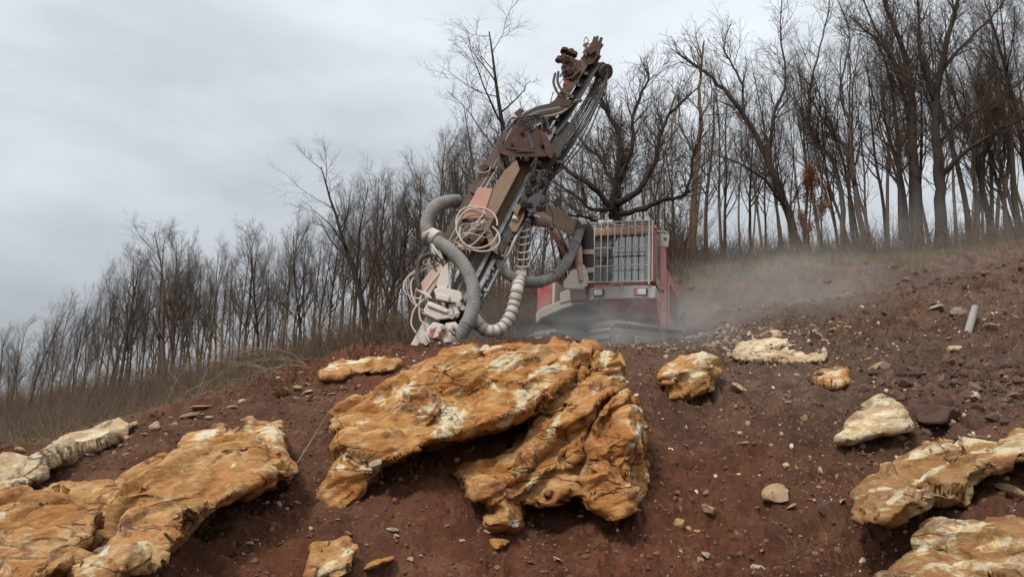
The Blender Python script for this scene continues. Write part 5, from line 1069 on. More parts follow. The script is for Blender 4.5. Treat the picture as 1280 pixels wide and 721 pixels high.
# boom
def Yb(px): return float(np.interp(px, [655, 735, 760], [11.3, 12.75, 13.0]))
def Bp(px, py, d=0.0): return P(px, py, Yb(px) - d)
def bslab(mb, poly, d0, d1): return mb.hull([Bp(x, y, d0) for x, y in poly], [Bp(x, y, d1) for x, y in poly])
bm_ = part('boom', TANM, lambda m: bslab(m, [(672, 254), (680, 252), (704, 264), (722, 277), (727, 284), (722, 296), (712, 295), (692, 281), (674, 270), (668, 264)], -.2, .16), bevel=.02)
part('boom_side', REDD, lambda m: bslab(m, [(668, 261), (672, 262), (690, 272), (690, 279), (674, 270), (667, 266)], .10, .175), bm_)
part('boom_seam', RUST, lambda m: m.tube([Bp(686, 257, .165), Bp(691, 268, .17), Bp(690, 279, .165)], .012, 6), bm_, 0)
part('boom_lamp', BLACK, lambda m: (bslab(m, [(692, 252), (696, 246), (703, 247), (702, 256), (694, 258)], -.1, .08),), bm_)
part('lamp_bracket', DUSTY, lambda m: (m.tube([Bp(700, 252, 0), Bp(709, 267, .02)], .02, 6), m.tube([Bp(696, 256, 0), Bp(698, 262, 0)], .02, 6)), bm_, 0)
cy = part('boom_cylinder', TANM, lambda m: m.tube([Bp(664, 276, .2), Bp(685, 279, .2)], .078, 18), bevel=.006)
part('cylinder_head', RUST, lambda m: m.tube([Bp(663.2, 276, .2), Bp(666.5, 276.3, .2)], .086, 18), cy, .003); part('cylinder_rod', STEEL, lambda m: m.tube([Bp(655, 275, .2), Bp(664, 276, .2)], .03, 12), cy, 0)
c2 = part('boom_cylinder', REDD, lambda m: m.tube([Bp(690, 287, .1), Bp(708, 314, .1)], .07, 16), bevel=.006)
part('cylinder_rod', STEEL, lambda m: m.tube([Bp(686, 281, .12), Bp(690, 287, .1)], .035, 12), c2, 0); part('cylinder_lug', DUSTY, lambda m: (m.tube([Bp(686, 280, .0), Bp(686, 280, .26)], .06, 12),), c2, .004)
part('boom_pivot', RUST, lambda m: (bslab(m, [(716, 292), (730, 288), (734, 300), (732, 356), (714, 356), (712, 320)], -.12, .12), m.tube([Bp(725, 284, -.2), Bp(725, 284, .2)], .12, 16)))
part('lift_cylinder', REDD, lambda m: m.tube([Bp(722, 308, .2), Bp(724, 352, .2)], .075, 16)); part('boom_foot', DUSTY, lambda m: (bslab(m, [(704, 352), (716, 336), (734, 338), (736, 350), (730, 362), (704, 362)], -.05, .24), bslab(m, [(722, 334), (730, 330), (734, 342), (726, 350)], .1, .3)), bevel=.03)
# --- big dust hoses with their rings
def bighose(name, pts, r, mat, rings, parent=rig, rmat=None, rib=.004, n=18, every=1.0):
    s = spline(pts, 14); L = np.r_[0, np.cumsum(np.linalg.norm(np.diff(s, axis=0), axis=1))]; m = int(L[-1] / (r * .18)); u = np.linspace(0, L[-1], m); c = np.stack([np.interp(u, L, s[:, i]) for i in range(3)], 1)
    rad = r + rib * np.where(np.arange(m) % 3 == 0, 1, -.3); rad = rad * (1 + .03 * np.sin(u * 5)); h = MB().tube(c, rad, n).build(name, mat, parent, 0, sharp=80)
    for f in rings:
        i = int(f * (m - 4)) + 1; MB().tube(c[i:i + 3], r + .014, 18).build('hose_ring', rmat or mat, h, .003)
    return h
bighose('dust_hose', [Q(572, 251, -.05), Q(560, 252, .1), Q(546, 257, .2), Q(537, 268, .25), Q(533, 282, .28), Q(537, 295, .3), Q(548, 303, .34), Q(564, 314, .4), Q(580, 332, .42), Q(590, 353, .42), Q(592, 376, .42), Q(587, 398, .4), Q(575, 418, .36), Q(556, 436, .3)], .100, HOSEG, (.30, .33, .36, .86))
part('hose_collar', DUSTY, lambda m: (m.tube([Q(533, 292, .26), Q(541, 296, .29), Q(548, 299, .33)], [.125, .13, .125], 18), m.tube(spline([Q(536, 300, .3), Q(544, 312, .42), Q(553, 324, .4)], 6), .022, 8)))
bighose('dust_hose', [Q(603, 298, -.2), Q(614, 318, -.1), Q(626, 334, 0), Q(640, 346, 0), P(658, 352, 11.3), P(676, 352, 11.5), P(694, 344, 11.8), P(708, 328, 12.0), P(718, 306, 12.2), P(725, 287, 12.35)], .085, HOSEG, (.5, .62, .9))
part('elbow_pipe', RUBBER, lambda m: m.tube(spline([P(723, 290, 12.35), P(728, 282, 12.4), P(734, 287, 12.45), P(735, 300, 12.5), P(735, 330, 12.6), P(734, 350, 12.7)], 8), .105, 18), bevel=0)
for a_, b_2, r_ in ((P(735, 312, 12.52), P(735, 318, 12.54), .115), (P(735, 334, 12.6), P(735, 340, 12.63), .115), (P(723, 281, 12.36), P(730, 279, 12.40), .10)): part('pipe_clamp', DUSTY, lambda m: m.tube([a_, b_2], r_, 18))
wr = bighose('wrapped_hose', [P(650, 342, 11.25), Q(647, 360, .1), Q(643, 378, .1), Q(638, 394, .1), Q(629, 408, .1), Q(617, 414, .12), Q(605, 411, .14), Q(596, 402, .18), Q(590, 392, .2)], .088, HOSEW, [.03 + .062 * k for k in range(15)], rmat=RUBBERT, rib=.002)
part('hose_collar', DUSTY, lambda m: (m.tube([P(650, 338, 11.25), P(649, 352, 11.25)], .105, 16), m.hull([P(x, y, 11.1) for x, y in ((651, 339), (658, 337), (657, 347), (651, 348))], [P(x, y, 11.2) for x, y in ((651, 339), (658, 337), (657, 347), (651, 348))])))
for k in range(9):
    f = k - 4; pts = [P(652 + f * 1.1 + rr.uniform(-4, 4), 262 + rr.uniform(-8, 4), 11.2), P(655 + f * 1.7, 285, 11.15 + .02 * (k % 3)), P(653 + f * 1.6 + rr.uniform(-1, 1), 312, 11.15 + .03 * (k % 3)), P(651 + f * 1.3, 342, 11.2)]
    part('bundled_hose', [RUBBERT, HOSEW, RUBBERT, RUBBER][k % 4], lambda m: m.tube(spline(pts, 7), .018, 7), bevel=0)
part('hose_binding', DUSTY, lambda m: [m.tube(ring_, .012, 5) for ring_ in [[P(653 + 8.5 * math.cos(a), yy + 3 * math.sin(a), 11.16 - .09 * math.sin(a)) for a in np.linspace(0, 6.28, 14)] for yy in (286, 294, 303, 313, 322, 331)]], bevel=0)
part('hanging_hose', DUSTY, lambda m: m.tube(spline([P(652, 284, 11.1), P(644, 298, 11.0), P(636, 316, 11), P(630, 322, 11), P(634, 308, 11)], 7), .022, 8), bevel=0)
for k in range(6):
    pts = [Bp(688 + k * 1.5, 282, .15), P(696 + k * 3, 302 + k * 2, 12.0), P(702 + k * 2.5, 326, 12.4), P(700 + k * 4, 352, 12.7)]
    part('hanging_hose', [RUBBER, RUBBERT][k % 2], lambda m: m.tube(spline(pts, 7), .018, 7), bevel=0)
# --- dust hood and foot of the mast
part('mast_guard', REDD, lambda m: slab(m, [(519, 394 - 32), (533, 345), (546, 327), (556, 332), (545, 356), (536, 371), (521, 366)], .0, .32))
part('mast_guard', DUSTY, lambda m: (slab(m, [(545, 357), (552, 336), (560, 328), (562, 352), (556, 366)], .1, .36), slab(m, [(519, 361), (536, 366), (541, 374), (534, 371), (526, 366)], .1, .38)))
part('clamp_arm', DUSTY, lambda m: (slab(m, [(542, 362), (550, 358), (576, 364), (579, 372), (574, 379), (562, 378), (545, 372)], .12, .40), strip(m, (545, 370), (562, 374), 8, .3, .46)), bevel=.02)
part('rod_clamp', DUSTY, lambda m: (slab(m, [(530, 386), (536, 376), (556, 384), (566, 390), (562, 398), (546, 400), (530, 392)], .05, .42), slab(m, [(560, 380), (572, 378), (576, 392), (564, 400)], .0, .34), strip(m, (534, 380), (560, 390), 5, .38, .46)), bevel=.02)
for k in range(12): x, y = rs2.uniform(552, 582), rs2.uniform(374, 402); part('clamp_fitting', DUSTY, lambda m: m.tube([Q(x, y, .2), Q(x + rs2.uniform(-5, 5), y + rs2.uniform(-5, 5), .42)], rs2.uniform(.02, .05), 9), bevel=.004)
part('drill_rod', STEEL, lambda m: m.tube([Q(536, 438, .02), Q(600, 310, .02)], .035, 14), bevel=0)
part('foot_plate', DUSTY, lambda m: slab(m, [(505, 446), (532, 396), (552, 398), (548, 406), (520, 448)], .02, .20))
part('foot_beam', STEEL, lambda m: (strip(m, (522, 444), (540, 416), 4, .18, .26), strip(m, (528, 446), (546, 418), 3, .18, .26)), bevel=.004)
ft = part('dust_hood', DUSTY, lambda m: (slab(m, [(530, 418), (540, 404), (566, 408), (578, 414), (572, 446), (530, 448), (536, 428)], .12, .42), slab(m, [(533, 412), (542, 402), (556, 406), (548, 422), (536, 424)], .3, .5), slab(m, [(556, 404), (570, 402), (576, 412), (560, 414)], .2, .44)), bevel=.02)
part('hood_panel', RED, lambda m: (slab(m, [(524, 446), (534, 428), (540, 430), (534, 448)], .2, .44), slab(m, [(538, 412), (546, 408), (540, 422), (535, 422)], .48, .512), slab(m, [(552, 412), (558, 410), (550, 424), (545, 424)], .40, .47)), ft)
for k in range(10): x, y = rs2.uniform(532, 572), rs2.uniform(404, 430); part('hood_bolt', DUSTY, lambda m: m.tube([Q(x, y, .4), Q(x, y, .5 + rs2.uniform(0, .04))], rs2.uniform(.015, .035), 8), ft, .003)
part('hood_flap', DUSTY, lambda m: (slab(m, [(582, 386), (600, 368), (604, 362), (612, 360), (606, 374), (592, 392), (584, 404)], -.06, -.03), m.tube([Q(584, 404, -.03), Q(612, 362, -.03)], .014, 6)), bevel=.003)
part('hood_fitting', GREYP, lambda m: [m.tube([Q(x, y, .0), Q(x + 3, y - 4, .08)], .03, 8) for x, y in ((590, 382), (598, 372), (604, 366), (586, 392))], bevel=.003)
for k, pl in enumerate([[(552, 325), (530, 332), (514, 342), (505, 354), (507, 366), (518, 372), (534, 374)], [(548, 330), (522, 340), (508, 350), (512, 372), (522, 384), (530, 388)], [(530, 374), (518, 386), (514, 404), (520, 416)], [(540, 332), (516, 348), (516, 372), (528, 390), (540, 396)], [(526, 372), (524, 384), (526, 400), (536, 408)], [(550, 322), (536, 318), (524, 326), (522, 345), (524, 360)], [(534, 310), (526, 322), (521, 340), (520, 352)], [(556, 326), (548, 342), (540, 352), (530, 366), (524, 374)]]):
    part('service_hose', [DUSTY, RUBBERT, DUSTY, DUSTY, DUSTY, RUBBER, RUBBER, DUSTY][k], lambda m: m.tube(spline([Q(x, y, .3 + .03 * (k % 3)) for x, y in pl], 7), [.012, .012, .011, .013, .012, .03, .035, .016][k], 7), bevel=0)
for k in range(10):
    a = Q(548 + rr.uniform(-8, 14), 306 + rr.uniform(-6, 10), .25); b = Q(552 + rr.uniform(-14, 10), 336 + rr.uniform(-8, 12), .3); mid = (a + b) / 2 + np.array([rr.uniform(-.14, .05), -.08, rr.uniform(-.1, .1)])
    part('service_hose', [RUBBERT, DUSTY, RUBBER][k % 3], lambda m: m.tube(spline([a, mid, b], 8), rr.uniform(.010, .02), 6), bevel=0)

# --- body in its own frame: x to the viewer's right, y to the rear, z up; turned and rolled a little
yaw = R(-18); roll = R(2.5); O3 = np.array(root0)
ax = np.array([math.cos(yaw), math.sin(yaw), 0.0]); ay = np.array([-math.sin(yaw), math.cos(yaw), 0.0]); az = np.array([0, 0, 1.0])
ax, az = ax * math.cos(roll) - az * math.sin(roll), ax * math.sin(roll) + az * math.cos(roll)
def W(x, y, z): return O3 + ax * x + ay * y + az * z
def loc(px, py, ly):
    """where the line of sight through a photo pixel meets the body plane y = ly"""
    o = CAM - O3; d = P(px, py, 1.0) - CAM; t = (ly - o @ ay) / (d @ ay); q = o + d * t; return float(q @ ax), float(q @ az)
def fr(poly, ly): return [W(*(lambda a: (a[0], ly, a[1]))(loc(x, y, ly))) for x, y in poly]
def ext(mb, poly, ly, d0, d1):
    """front outline in photo pixels on plane ly, extruded along the body axis from ly+d0 to ly+d1"""
    f = [loc(x, y, ly) for x, y in poly]; return mb.hull([W(a, ly + d0, b) for a, b in f], [W(a, ly + d1, b) for a, b in f])
def bx(mb, x0, x1, y0, y1, z0, z1): return mb.hull([W(x0, y0, z0), W(x1, y0, z0), W(x1, y1, z0), W(x0, y1, z0)], [W(x0, y0, z1), W(x1, y0, z1), W(x1, y1, z1), W(x0, y1, z1)])
xl, zb = loc(735, 356, 0); xr, zt = loc(819, 284, 0); xl2, _ = loc(741, 290, 0); xr2, _z = loc(815, 350, 0); xl = (xl + xl2) / 2; xr = (xr + xr2) / 2; zt = loc(780, 288, 0)[1]; zb = loc(776, 353, 0)[1]
CD = 1.55                                  # cab depth
cab = part('cab', RED, lambda m: (bx(m, xr - .05, xr + .03, .02, CD, zb, zt), bx(m, xl - .0, xl + .06, .06, CD, zb, zt), bx(m, xl, xr, CD - .06, CD, zb, zb + .45), bx(m, xl, xr - .05, .06, CD, zb - .06, zb)), bevel=.015)
part('cab_roof', PINK, lambda m: bx(m, xl - .02, xr + .05, .0, CD + .05, zt, zt + .07), cab, .02)
part('roof_rim', PINK, lambda m: bx(m, xl, xr, -.02, .04, zt - .09, zt), cab, .01)
part('front_glass', GLASS, lambda m: bx(m, xl + .05, xr - .05, .05, .06, zb, zt - .08), cab, 0)
part('rear_glass', GLASS, lambda m: bx(m, xl + .06, xr - .06, CD - .03, CD - .02, zb + .45, zt), cab, 0)
part('corner_post', GREYP, lambda m: bx(m, xr - .16, xr - .05, .0, .08, zb, zt - .08), cab, .01); part('corner_post', GREYP, lambda m: bx(m, xl, xl + .05, .0, .08, zb, zt - .08), cab, .01)
part('side_window', GREYP, lambda m: m.hull([W(xr + .032, y, z) for y, z in ((.12, zb - .02), (.50, zb - .06), (.58, zb + .1), (.58, zt - .12), (.5, zt - .05), (.12, zt - .06))], [W(xr + .045, y, z) for y, z in ((.12, zb - .02), (.50, zb - .06), (.58, zb + .1), (.58, zt - .12), (.5, zt - .05), (.12, zt - .06))]), cab, .004)
part('side_glass', GLASS, lambda m: bx(m, xr + .046, xr + .05, .18, .50, zb + .12, zt - .14), cab, 0)
part('cab_interior', BLACK, lambda m: (bx(m, xl + .1, xl + .35, .2, .55, zb, zb + .35), bx(m, xl + .07, xr - .07, .09, .22, zb, zb + .10)), cab, .01)
part('wiper', BLACK, lambda m: (m.tube([W(xl + .45, .03, zt - .1), W(xl + .22, .03, zt - .62)], .010, 5), m.tube([W(xl + .49, .03, zt - .1), W(xl + .26, .03, zt - .62)], .008, 5), m.tube([W(xl + .16, .03, zt - .5), W(xl + .20, .03, zt - .78)], .012, 5), m.tube([W(xl + .10, .04, zb + .50), W(xr - .16, .04, zb + .50)], .012, 5)), cab, 0)
seat = part('driver_seat', DARKCLOTH, lambda m: (bx(m, xl + .42, xl + .88, .75, 1.15, zb + .05, zb + .22), bx(m, xl + .44, xl + .86, 1.1, 1.22, zb + .2, zb + .78)), cab, .03)
# grille
gx0, gx1, gz0, gz1, gy = xl - .02, xr - .02, zb - .02, zt + .12, -.16
gr_ = part('grille', WHITEP, lambda m: [m.tube([W(x, gy, z0), W(x, gy, z1)], r, 7) for x, z0, z1, r in [(gx0, gz0 - .06, gz1, .019), (gx1 - .04, gz0 - .06, gz1 + .02, .021), (gx1 + .02, gz0, gz1, .014)]] + [m.tube([W(gx0, gy, z), W(gx1, gy, z)], .014, 6) for z in (gz0, gz1)], cab, 0)
for k in range(1, 9):
    x = gx0 + (gx1 - .04 - gx0) * k / 9; part('grille_bar', WHITEP, lambda m: m.tube([W(x, gy, gz0), W(x, gy, gz1)], .0125, 6), gr_, 0)
for z in (gz0 + .30, gz0 + .64, gz1 - .17): part('grille_bar', WHITEP, lambda m: m.tube([W(gx0, gy + .02, z), W(gx1, gy + .02, z)], .010, 6), gr_, 0)
part('roof_grille', WHITEP, lambda m: [m.tube([W(gx0 + (gx1 - gx0) * k / 9, gy, gz1), W(gx0 + (gx1 - gx0) * k / 9, .9, gz1 + .03)], .011, 6) for k in range(10)] + [m.tube([W(gx0, y, gz1 + .01), W(gx1, y, gz1 + .01)], .012, 6) for y in (.1, .4, .7, .9)] + [m.tube([W(x, .85, zt), W(x, .85, gz1 + .02)], .014, 6) for x in (gx0, gx1)], cab, 0)
for pxx, pyy in ((752, 279), (763, 278.5), (786, 276.5), (799, 275), (809, 275)):
    a, b = loc(pxx, pyy, .1); wl_ = part('work_lamp', GREYP, lambda m: (bx(m, a - .055, a + .055, .05, .16, b - .045, b + .05), bx(m, a - .012, a + .012, .09, .12, b - .1, b - .045)), cab, .01)
    part('lamp_lens', LENS, lambda m: bx(m, a - .046, a + .046, .043, .049, b - .036, b + .04), wl_, 0)
mx, mz = loc(829, 300, .35); mr = part('side_mirror', GREYP, lambda m: m.hull([W(mx - .13, .33, mz - .13), W(mx + .10, .33, mz - .15), W(mx + .12, .33, mz + .10), W(mx - .10, .33, mz + .13)], [W(mx - .10, .42, mz - .1), W(mx + .08, .42, mz - .12), W(mx + .10, .42, mz + .08), W(mx - .08, .42, mz + .1)]), cab, .015)
part('mirror_pivot', RUBBER, lambda m: m.tube([W(mx + .04, .31, mz + .02), W(mx + .04, .33, mz + .02)], .025, 8), mr, 0)
part('mirror_arm', GREYP, lambda m: m.tube(spline([W(xr, .3, zt + .02), W(mx, .36, zt + .06), W(mx + .06, .36, zt + .02), W(mx + .05, .36, mz + .12)], 5), .014, 6), mr, 0)
part('side_rail', WHITEP, lambda m: m.tube(spline([W(xr + .04, .1, zt - .02), W(xr + .07, .5, zt + .07), W(xr + .08, 1.2, zt + .05)], 6), .012, 6), cab, 0)
# bumper band under the cab
z1 = loc(775, 358, -.1)[1]; z2 = loc(775, 374, -.1)[1]
bp = part('cab_bumper', GREYP, lambda m: m.hull([W(x, y, z2) for x, y in ((xl - .06, .12), (xl + .1, -.12), (xr - .3, -.18), (xr + .05, -.12), (xr + .05, .6), (xl - .06, .6))], [W(x, y, z1) for x, y in ((xl - .06, .12), (xl + .1, -.1), (xr - .3, -.16), (xr + .05, -.1), (xr + .05, .6), (xl - .06, .6))]), bevel=.015)
for f, w in ((xl + .20, .10), (xr - .20, .12)):
    hl = part('headlight', BLACK, lambda m: bx(m, f - w, f + w, -.185, -.1, z2 + .05, z1 - .05), bp, .01); part('lamp_lens', LENS, lambda m: bx(m, f - w + .02, f + w - .03, -.195, -.187, z2 + .065, z1 - .065), hl, .003)
part('tail_reflector', RED, lambda m: bx(m, xr - .31, xr - .26, -.205, -.196, z2 + .06, z1 - .06), bp, 0)
part('step_rail', GREYP, lambda m: m.tube(spline([W(xl + .42, -.2, z1 - .08), W(xl + .42, -.23, z1 + .02), W(xl + .62, -.23, z1 + .03), W(xl + .64, -.2, z1 - .08)], 4), .010, 6), bp, 0)
# red belly sloping back under the cab, side panels, engine house
zk = loc(800, 407, .55)[1]
part('cab_underside', RED, lambda m: m.hull([W(xl + .2, y, z) for y, z in ((-.06, z2), (.10, z2 - .10), (.62, zk), (CD, zk), (CD, z2 + .05), (-.06, z2 + .05))], [W(xr + .055, y, z) for y, z in ((-.06, z2), (.10, z2 - .10), (.62, zk), (CD, zk), (CD, z2 + .05), (-.06, z2 + .05))]), bevel=.01)
part('engine_house', SIDER, lambda m: bx(m, -1.30, xr + .05, CD + .02, 3.4, zk - .22, zt - .36), bevel=.03)
part('side_panel', SIDER, lambda m: bx(m, xr + .052, xr + .075, CD + .1, 3.3, zk + .05, zt - .42), bevel=.01)
part('side_skirt', WHITEP, lambda m: bx(m, xr + .03, xr + .09, .75, 3.4, zk - .24, zk - .08), bevel=.01)
part('panel_slot', BLACK, lambda m: [bx(m, xr + .076, xr + .08, y, y + .34, zk + .42, zt - .62) for y in (1.95, 2.45, 2.95)], bevel=0)
part('cab_door', SIDER, lambda m: bx(m, xr + .031, xr + .06, .66, 1.45, zk - .1, zt - .06), bevel=.015)
part('door_handle', BLACK, lambda m: bx(m, xr + .061, xr + .085, .72, .86, z1 + .05, z1 + .1), bevel=.005)
part('panel_bolt', BLACK, lambda m: [m.tube([W(xr + .074, y, z), W(xr + .082, y, z)], .016, 7) for y in (1.75, 2.3, 2.8, 3.2) for z in (zk + .15, zt - .5)], bevel=0)
part('warning_label', WHITEP, lambda m: bx(m, xr + .061, xr + .064, .80, 1.0, z1 - .28, z1 - .12), bevel=0)
part('belly_bolt', BLACK, lambda m: [m.tube([W(x, -.075, z2 + .0), W(x, -.062, z2 + .0)], .018, 7) for x in (xl + .3, xl + .6, xl + .9, xl + 1.1)], bevel=0)
# left side: red panel over a rounded grey bumper
xa, za = loc(672, 360, .1); xb_, zb_ = loc(690, 389, .1)
part('side_cabinet', RED, lambda m: m.hull([W(x, .10, z) for x, z in ((xa, zb_ - .04), (xb_, zb_ + .07), (xb_, za + .12), (xa, za + .04))], [W(x, 1.6, z) for x, z in ((xa, zb_ - .04), (xb_, zb_ + .07), (xb_, za + .12), (xa, za + .04))]), bevel=.02)
part('cabinet_edge', DUSTY, lambda m: bx(m, xb_, xb_ + .05, .08, 1.6, zb_ + .08, za + .13), bevel=.008)
part('deck_bumper', GREYP, lambda m: ext(m, [(670, 391), (676, 385), (704, 374), (712, 366), (734, 366), (734, 377), (704, 386), (676, 398), (671, 404), (669, 400)], .0, 0, .30), bevel=.02)
part('deck_plate', BLACK, lambda m: ext(m, [(672, 396), (704, 382), (760, 376), (762, 396), (700, 404), (678, 404)], .15, 0, 2.2), bevel=.02)
part('deck_box', GREYP, lambda m: ext(m, [(700, 366), (714, 360), (716, 376), (700, 380)], .0, -.02, .4), bevel=.02)
part('boom_mount', RUST, lambda m: ext(m, [(713, 348), (733, 348), (734, 376), (714, 378)], .0, -.08, .5), bevel=.02)
part('slew_base', BLACK, lambda m: m.tube([W(.0, 1.5, .55), W(.0, 1.5, zk - .02)], .75, 28))
part('deck_beam', TRACK, lambda m: ext(m, [(700, 396), (756, 393), (756, 402), (702, 405)], .5, 0, .4), bevel=.03)
# crawler tracks: the undercarriage is slewed to the right of the body, so its near flank shows
uy = R(-44); U0 = P(757, 437, 12.75); U0[2] = float(ground_h([U0[0]], [U0[1]])[0]) - .24
ux = np.array([math.cos(uy), math.sin(uy), 0.0]); uyv = np.array([-math.sin(uy), math.cos(uy), 0.05]); uyv /= np.linalg.norm(uyv); uzv = np.cross(ux, uyv)
W_body = W
def W(x, y, z): return U0 + ux * x + uyv * y + uzv * z
def track(cx, w, y0, y1, r, zc):
    pts = [];  n = 9
    for k in range(n): a = -math.pi / 2 - math.pi * k / (n - 1); pts.append((y0 + r * math.cos(a), zc + r * math.sin(a)))
    m = 13
    for k in range(1, m): pts.append((y0 + (y1 - y0) * k / m, zc + r))
    for k in range(n): a = math.pi / 2 - math.pi * k / (n - 1); pts.append((y1 + r * math.cos(a), zc + r * math.sin(a)))
    for k in range(1, m): pts.append((y1 - (y1 - y0) * k / m, zc - r))
    fr_ = part('track', TRACK, lambda M: M.hull([W(cx - w * .3, y, z) for y, z in [(y0 + (r - .06) * math.cos(a), zc + (r - .06) * math.sin(a)) for a in np.linspace(-math.pi / 2, -3 * math.pi / 2, 8)] + [(y1 + (r - .06) * math.cos(a), zc + (r - .06) * math.sin(a)) for a in np.linspace(math.pi / 2, -math.pi / 2, 8)]], [W(cx + w * .3, y, z) for y, z in [(y0 + (r - .06) * math.cos(a), zc + (r - .06) * math.sin(a)) for a in np.linspace(-math.pi / 2, -3 * math.pi / 2, 8)] + [(y1 + (r - .06) * math.cos(a), zc + (r - .06) * math.sin(a)) for a in np.linspace(math.pi / 2, -math.pi / 2, 8)]]))
    def shoe(a, b):
        def f(M):
            (ya, za_), (yb, zb2) = a, b; ty, tz = yb - ya, zb2 - za_; L = math.hypot(ty, tz); ty /= L; tz /= L; ny, nz = tz, -ty
            if (ya + yb) / 2 * ny + (za_ + zb2) / 2 * nz < ((y0 + y1) / 2) * ny + zc * nz: ny, nz = -ny, -nz
            g = .012
            M.hull([W(x, y, z) for x, y, z in ((cx - w / 2, ya + ty * g, za_ + tz * g), (cx + w / 2, ya + ty * g, za_ + tz * g), (cx + w / 2, yb - ty * g, zb2 - tz * g), (cx - w / 2, yb - ty * g, zb2 - tz * g))], [W(x, y + ny * .035, z + nz * .035) for x, y, z in ((cx - w / 2, ya + ty * g, za_ + tz * g), (cx + w / 2, ya + ty * g, za_ + tz * g), (cx + w / 2, yb - ty * g, zb2 - tz * g), (cx - w / 2, yb - ty * g, zb2 - tz * g))])
            my, mz_ = ya * .8 + yb * .2, za_ * .8 + zb2 * .2
            M.hull([W(x, my + ty * q, mz_ + tz * q) for x, q in ((cx - w / 2, -.012), (cx + w / 2, -.012), (cx + w / 2, .012), (cx - w / 2, .012))], [W(x, my + ty * q + ny * .07, mz_ + tz * q + nz * .07) for x, q in ((cx - w / 2, -.008), (cx + w / 2, -.008), (cx + w / 2, .008), (cx - w / 2, .008))])
        return f
    for i in range(len(pts)):
        o = part('track_shoe', TRACK, shoe(pts[i], pts[(i + 1) % len(pts)]), fr_, .006)
    for yy in (y0, y1): part('track_wheel', TRACK, lambda M: (M.tube([W(cx + w * .31, yy, zc), W(cx + w * .46, yy, zc)], r * .78, 20), M.tube([W(cx + w * .46, yy, zc), W(cx + w * .52, yy, zc)], [r * .4, r * .3], 16)), fr_, .01)
    for k in range(5): yy = y0 + (y1 - y0) * (k + .6) / 5.3; part('track_roller', TRACK, lambda M: M.tube([W(cx + w * .31, yy, zc - r * .55), W(cx + w * .44, yy, zc - r * .55)], r * .3, 12), fr_, .006)
    part('track_guard', TRACK, lambda M: bx(M, cx + w * .32, cx + w * .5, y0 + .5, y1 - .5, zc - .06, zc + .12), fr_, .02)
xt, _ = loc(800, 412, .2); xt2, _ = loc(712, 410, .2)
track(0.0, .42, .15, 2.15, .30, .33)
track(-1.45, .42, .15, 2.15, .30, .33)
part('undercarriage_beam', TRACK, lambda m: bx(m, -1.3, -.25, .9, 1.7, .30, .62), bevel=.03)
W = W_body

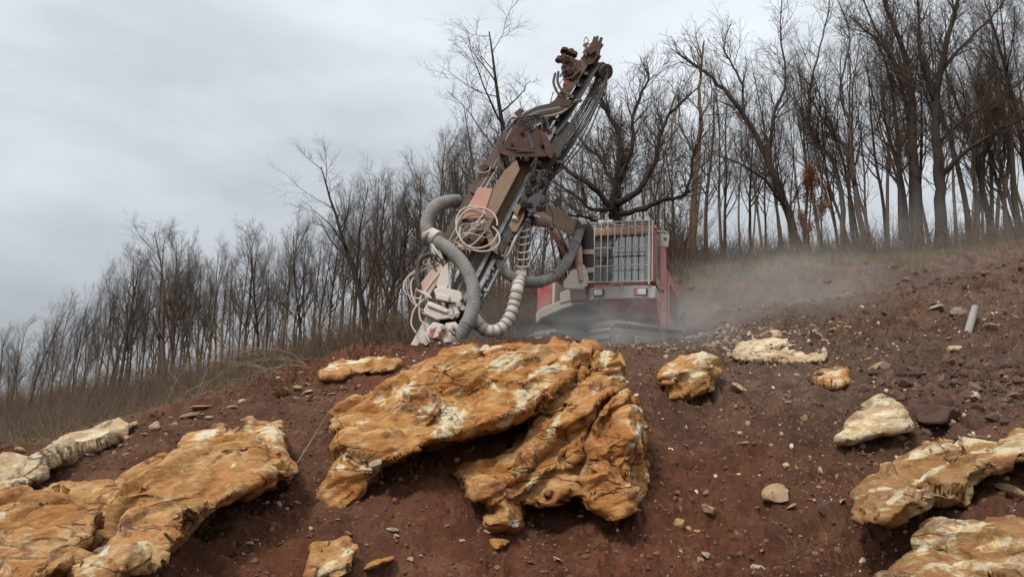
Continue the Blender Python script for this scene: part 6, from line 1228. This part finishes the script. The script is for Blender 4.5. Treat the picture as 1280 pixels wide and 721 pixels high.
# --- operator sitting behind the glass: one skinned body, clothes as children
def person(seatpos):
    root = empty('person', seatpos); tag(root, 'seated operator in a yellow-green vest behind the cab grille', 'person')
    J = {'pel': (0, .0, .12), 'wai': (0, .0, .28), 'che': (0, .0, .46), 'nec': (0, -.01, .60), 'hd0': (0, -.03, .70), 'hd1': (0, -.03, .80), 'sl': (-.18, 0, .52), 'sr': (.18, 0, .52), 'el': (-.25, -.10, .28), 'er': (.25, -.10, .28), 'wl': (-.20, -.33, .24), 'wr': (.20, -.33, .24), 'hl': (-.19, -.41, .24), 'hr': (.19, -.41, .24),
         'jl': (-.10, -.02, .10), 'jr': (.10, -.02, .10), 'kl': (-.13, -.42, .14), 'kr': (.13, -.42, .14), 'al': (-.13, -.46, -.22), 'ar': (.13, -.46, -.22), 'fl': (-.13, -.62, -.28), 'fr': (.13, -.62, -.28)}
    E = [('pel', 'wai'), ('wai', 'che'), ('che', 'nec'), ('nec', 'hd0'), ('hd0', 'hd1'), ('che', 'sl'), ('che', 'sr'), ('sl', 'el'), ('sr', 'er'), ('el', 'wl'), ('er', 'wr'), ('wl', 'hl'), ('wr', 'hr'), ('pel', 'jl'), ('pel', 'jr'), ('jl', 'kl'), ('jr', 'kr'), ('kl', 'al'), ('kr', 'ar'), ('al', 'fl'), ('ar', 'fr')]
    rad = dict(pel=.14, wai=.13, che=.145, nec=.055, hd0=.09, hd1=.085, sl=.06, sr=.06, el=.045, er=.045, wl=.03, wr=.03, hl=.035, hr=.035, jl=.09, jr=.09, kl=.06, kr=.06, al=.042, ar=.042, fl=.04, fr=.04)
    def skin(name, keys, grow_, mat, sub=2):
        V = [J[k] for k in keys]; Ed = [(keys.index(a), keys.index(b)) for a, b in E if a in keys and b in keys]; wv = [np.array(W(*v)) - O3 for v in V]
        me = bpy.data.meshes.new(name); me.from_pydata([tuple(v) for v in wv], Ed, []); me.materials.append(mat); o = bpy.data.objects.new(name, me); col.objects.link(o); o.parent = root
        sm = o.modifiers.new('skin', 'SKIN'); sm.use_smooth_shade = True; lay = me.skin_vertices[0] if me.skin_vertices else None
        if lay is None: return o
        for i, k in enumerate(keys): r_ = rad[k] + grow_; lay.data[i].radius = (r_, r_)
        lay.data[0].use_root = True; ss = o.modifiers.new('sub', 'SUBSURF'); ss.levels = sub; ss.render_levels = sub; return o
    ks = list(J.keys()); skin('body', ks, 0, SKIN)
    skin('jacket', ['wai', 'che', 'sl', 'sr', 'el', 'er', 'wl', 'wr'], .012, DARKCLOTH); skin('vest', ['pel', 'wai', 'che'], .030, VEST); skin('trousers', ['pel', 'jl', 'jr', 'kl', 'kr', 'al', 'ar'], .012, DARKCLOTH)
    b = MB(); h = W(0, -.03, .80) - O3 + np.array(seatpos); s = [h + az * (.0 + .02 * k) for k in range(6)]; b.tube(s, [.108, .108, .102, .09, .065, .02], 16); b.build('helmet', GREYP, root, 0, sharp=60)
    fc = MB(); hc = np.array(seatpos) + W(0, -.03, .74) - O3; fc.tube([hc - ay * .085 - az * .01, hc - ay * .115 - az * .025], [.014, .012], 8); fc.tube([hc - ay * .088 + ax * .03 + az * .02, hc - ay * .092 + ax * .03 + az * .02], .010, 8); fc.tube([hc - ay * .088 - ax * .03 + az * .02, hc - ay * .092 - ax * .03 + az * .02], .010, 8); fc.build('face', SKIN, root)
sp_ = W(xl + .60, .92, zb + .12); person(sp_)
# ------------------------------------------------------------------ drilling dust in the air
def dust(name, c, rx, ry, rz, dens, label, seed, rot=0.0):
    import bmesh
    me = bpy.data.meshes.new(name); bm = bmesh.new(); bmesh.ops.create_icosphere(bm, subdivisions=3, radius=1.0)
    bmesh.ops.scale(bm, vec=(rx, ry, rz), verts=bm.verts); bm.to_mesh(me); bm.free(); o = newobj(name, me, None, c); o.rotation_euler = (0, rot, 0)
    m = bpy.data.materials.new(name); m.use_nodes = True; t = m.node_tree; t.nodes.remove(t.nodes['Principled BSDF']); v = N(t, 'ShaderNodeVolumePrincipled'); v.inputs['Color'].default_value = (.90, .86, .82, 1); v.inputs['Anisotropy'].default_value = .2
    tc_ = N(t, 'ShaderNodeTexCoord'); mpn = mapping(t, tc_.outputs['Object'], (0, 0, 0), (1 / rx, 1 / ry, 1 / rz)); ln = N(t, 'ShaderNodeVectorMath', operation='LENGTH'); t.links.new(mpn, ln.inputs[0])
    fall = ramp(t, ln.outputs['Value'], [(0.1, 1.0), (0.98, 0.0)]); nz = ramp(t, noise(t, 0.9, 5, 0.62, mapping(t, tc_.outputs['Object'], (0, R(25), 0), (1, 1, 1.6)), 0.7), [(0.38, 0.08), (0.66, 1.0)])
    d = math_(t, 'MULTIPLY', math_(t, 'MULTIPLY', fall, nz), dens); t.links.new(d, v.inputs['Density']); t.links.new(v.outputs[0], t.nodes['Material Output'].inputs['Volume'])
    me.materials.append(m); return tag(o, label, 'dust', None, 'stuff')
dust('dust_cloud', P(745, 410, 12.0), 2.7, 1.1, 0.75, 1.35, 'grey drilling dust drifting round the tracks of the rig', 1)
dust('dust_cloud', P(905, 390, 14.5), 3.8, 2.4, 1.3, 0.48, 'thin dust veil drifting over the bank right of the rig', 2, R(-8))
dust('dust_cloud', P(1080, 330, 18.5), 6.5, 3.0, 1.9, 0.10, 'faint dust haze blowing along the foot of the hill wood', 3, R(-12))
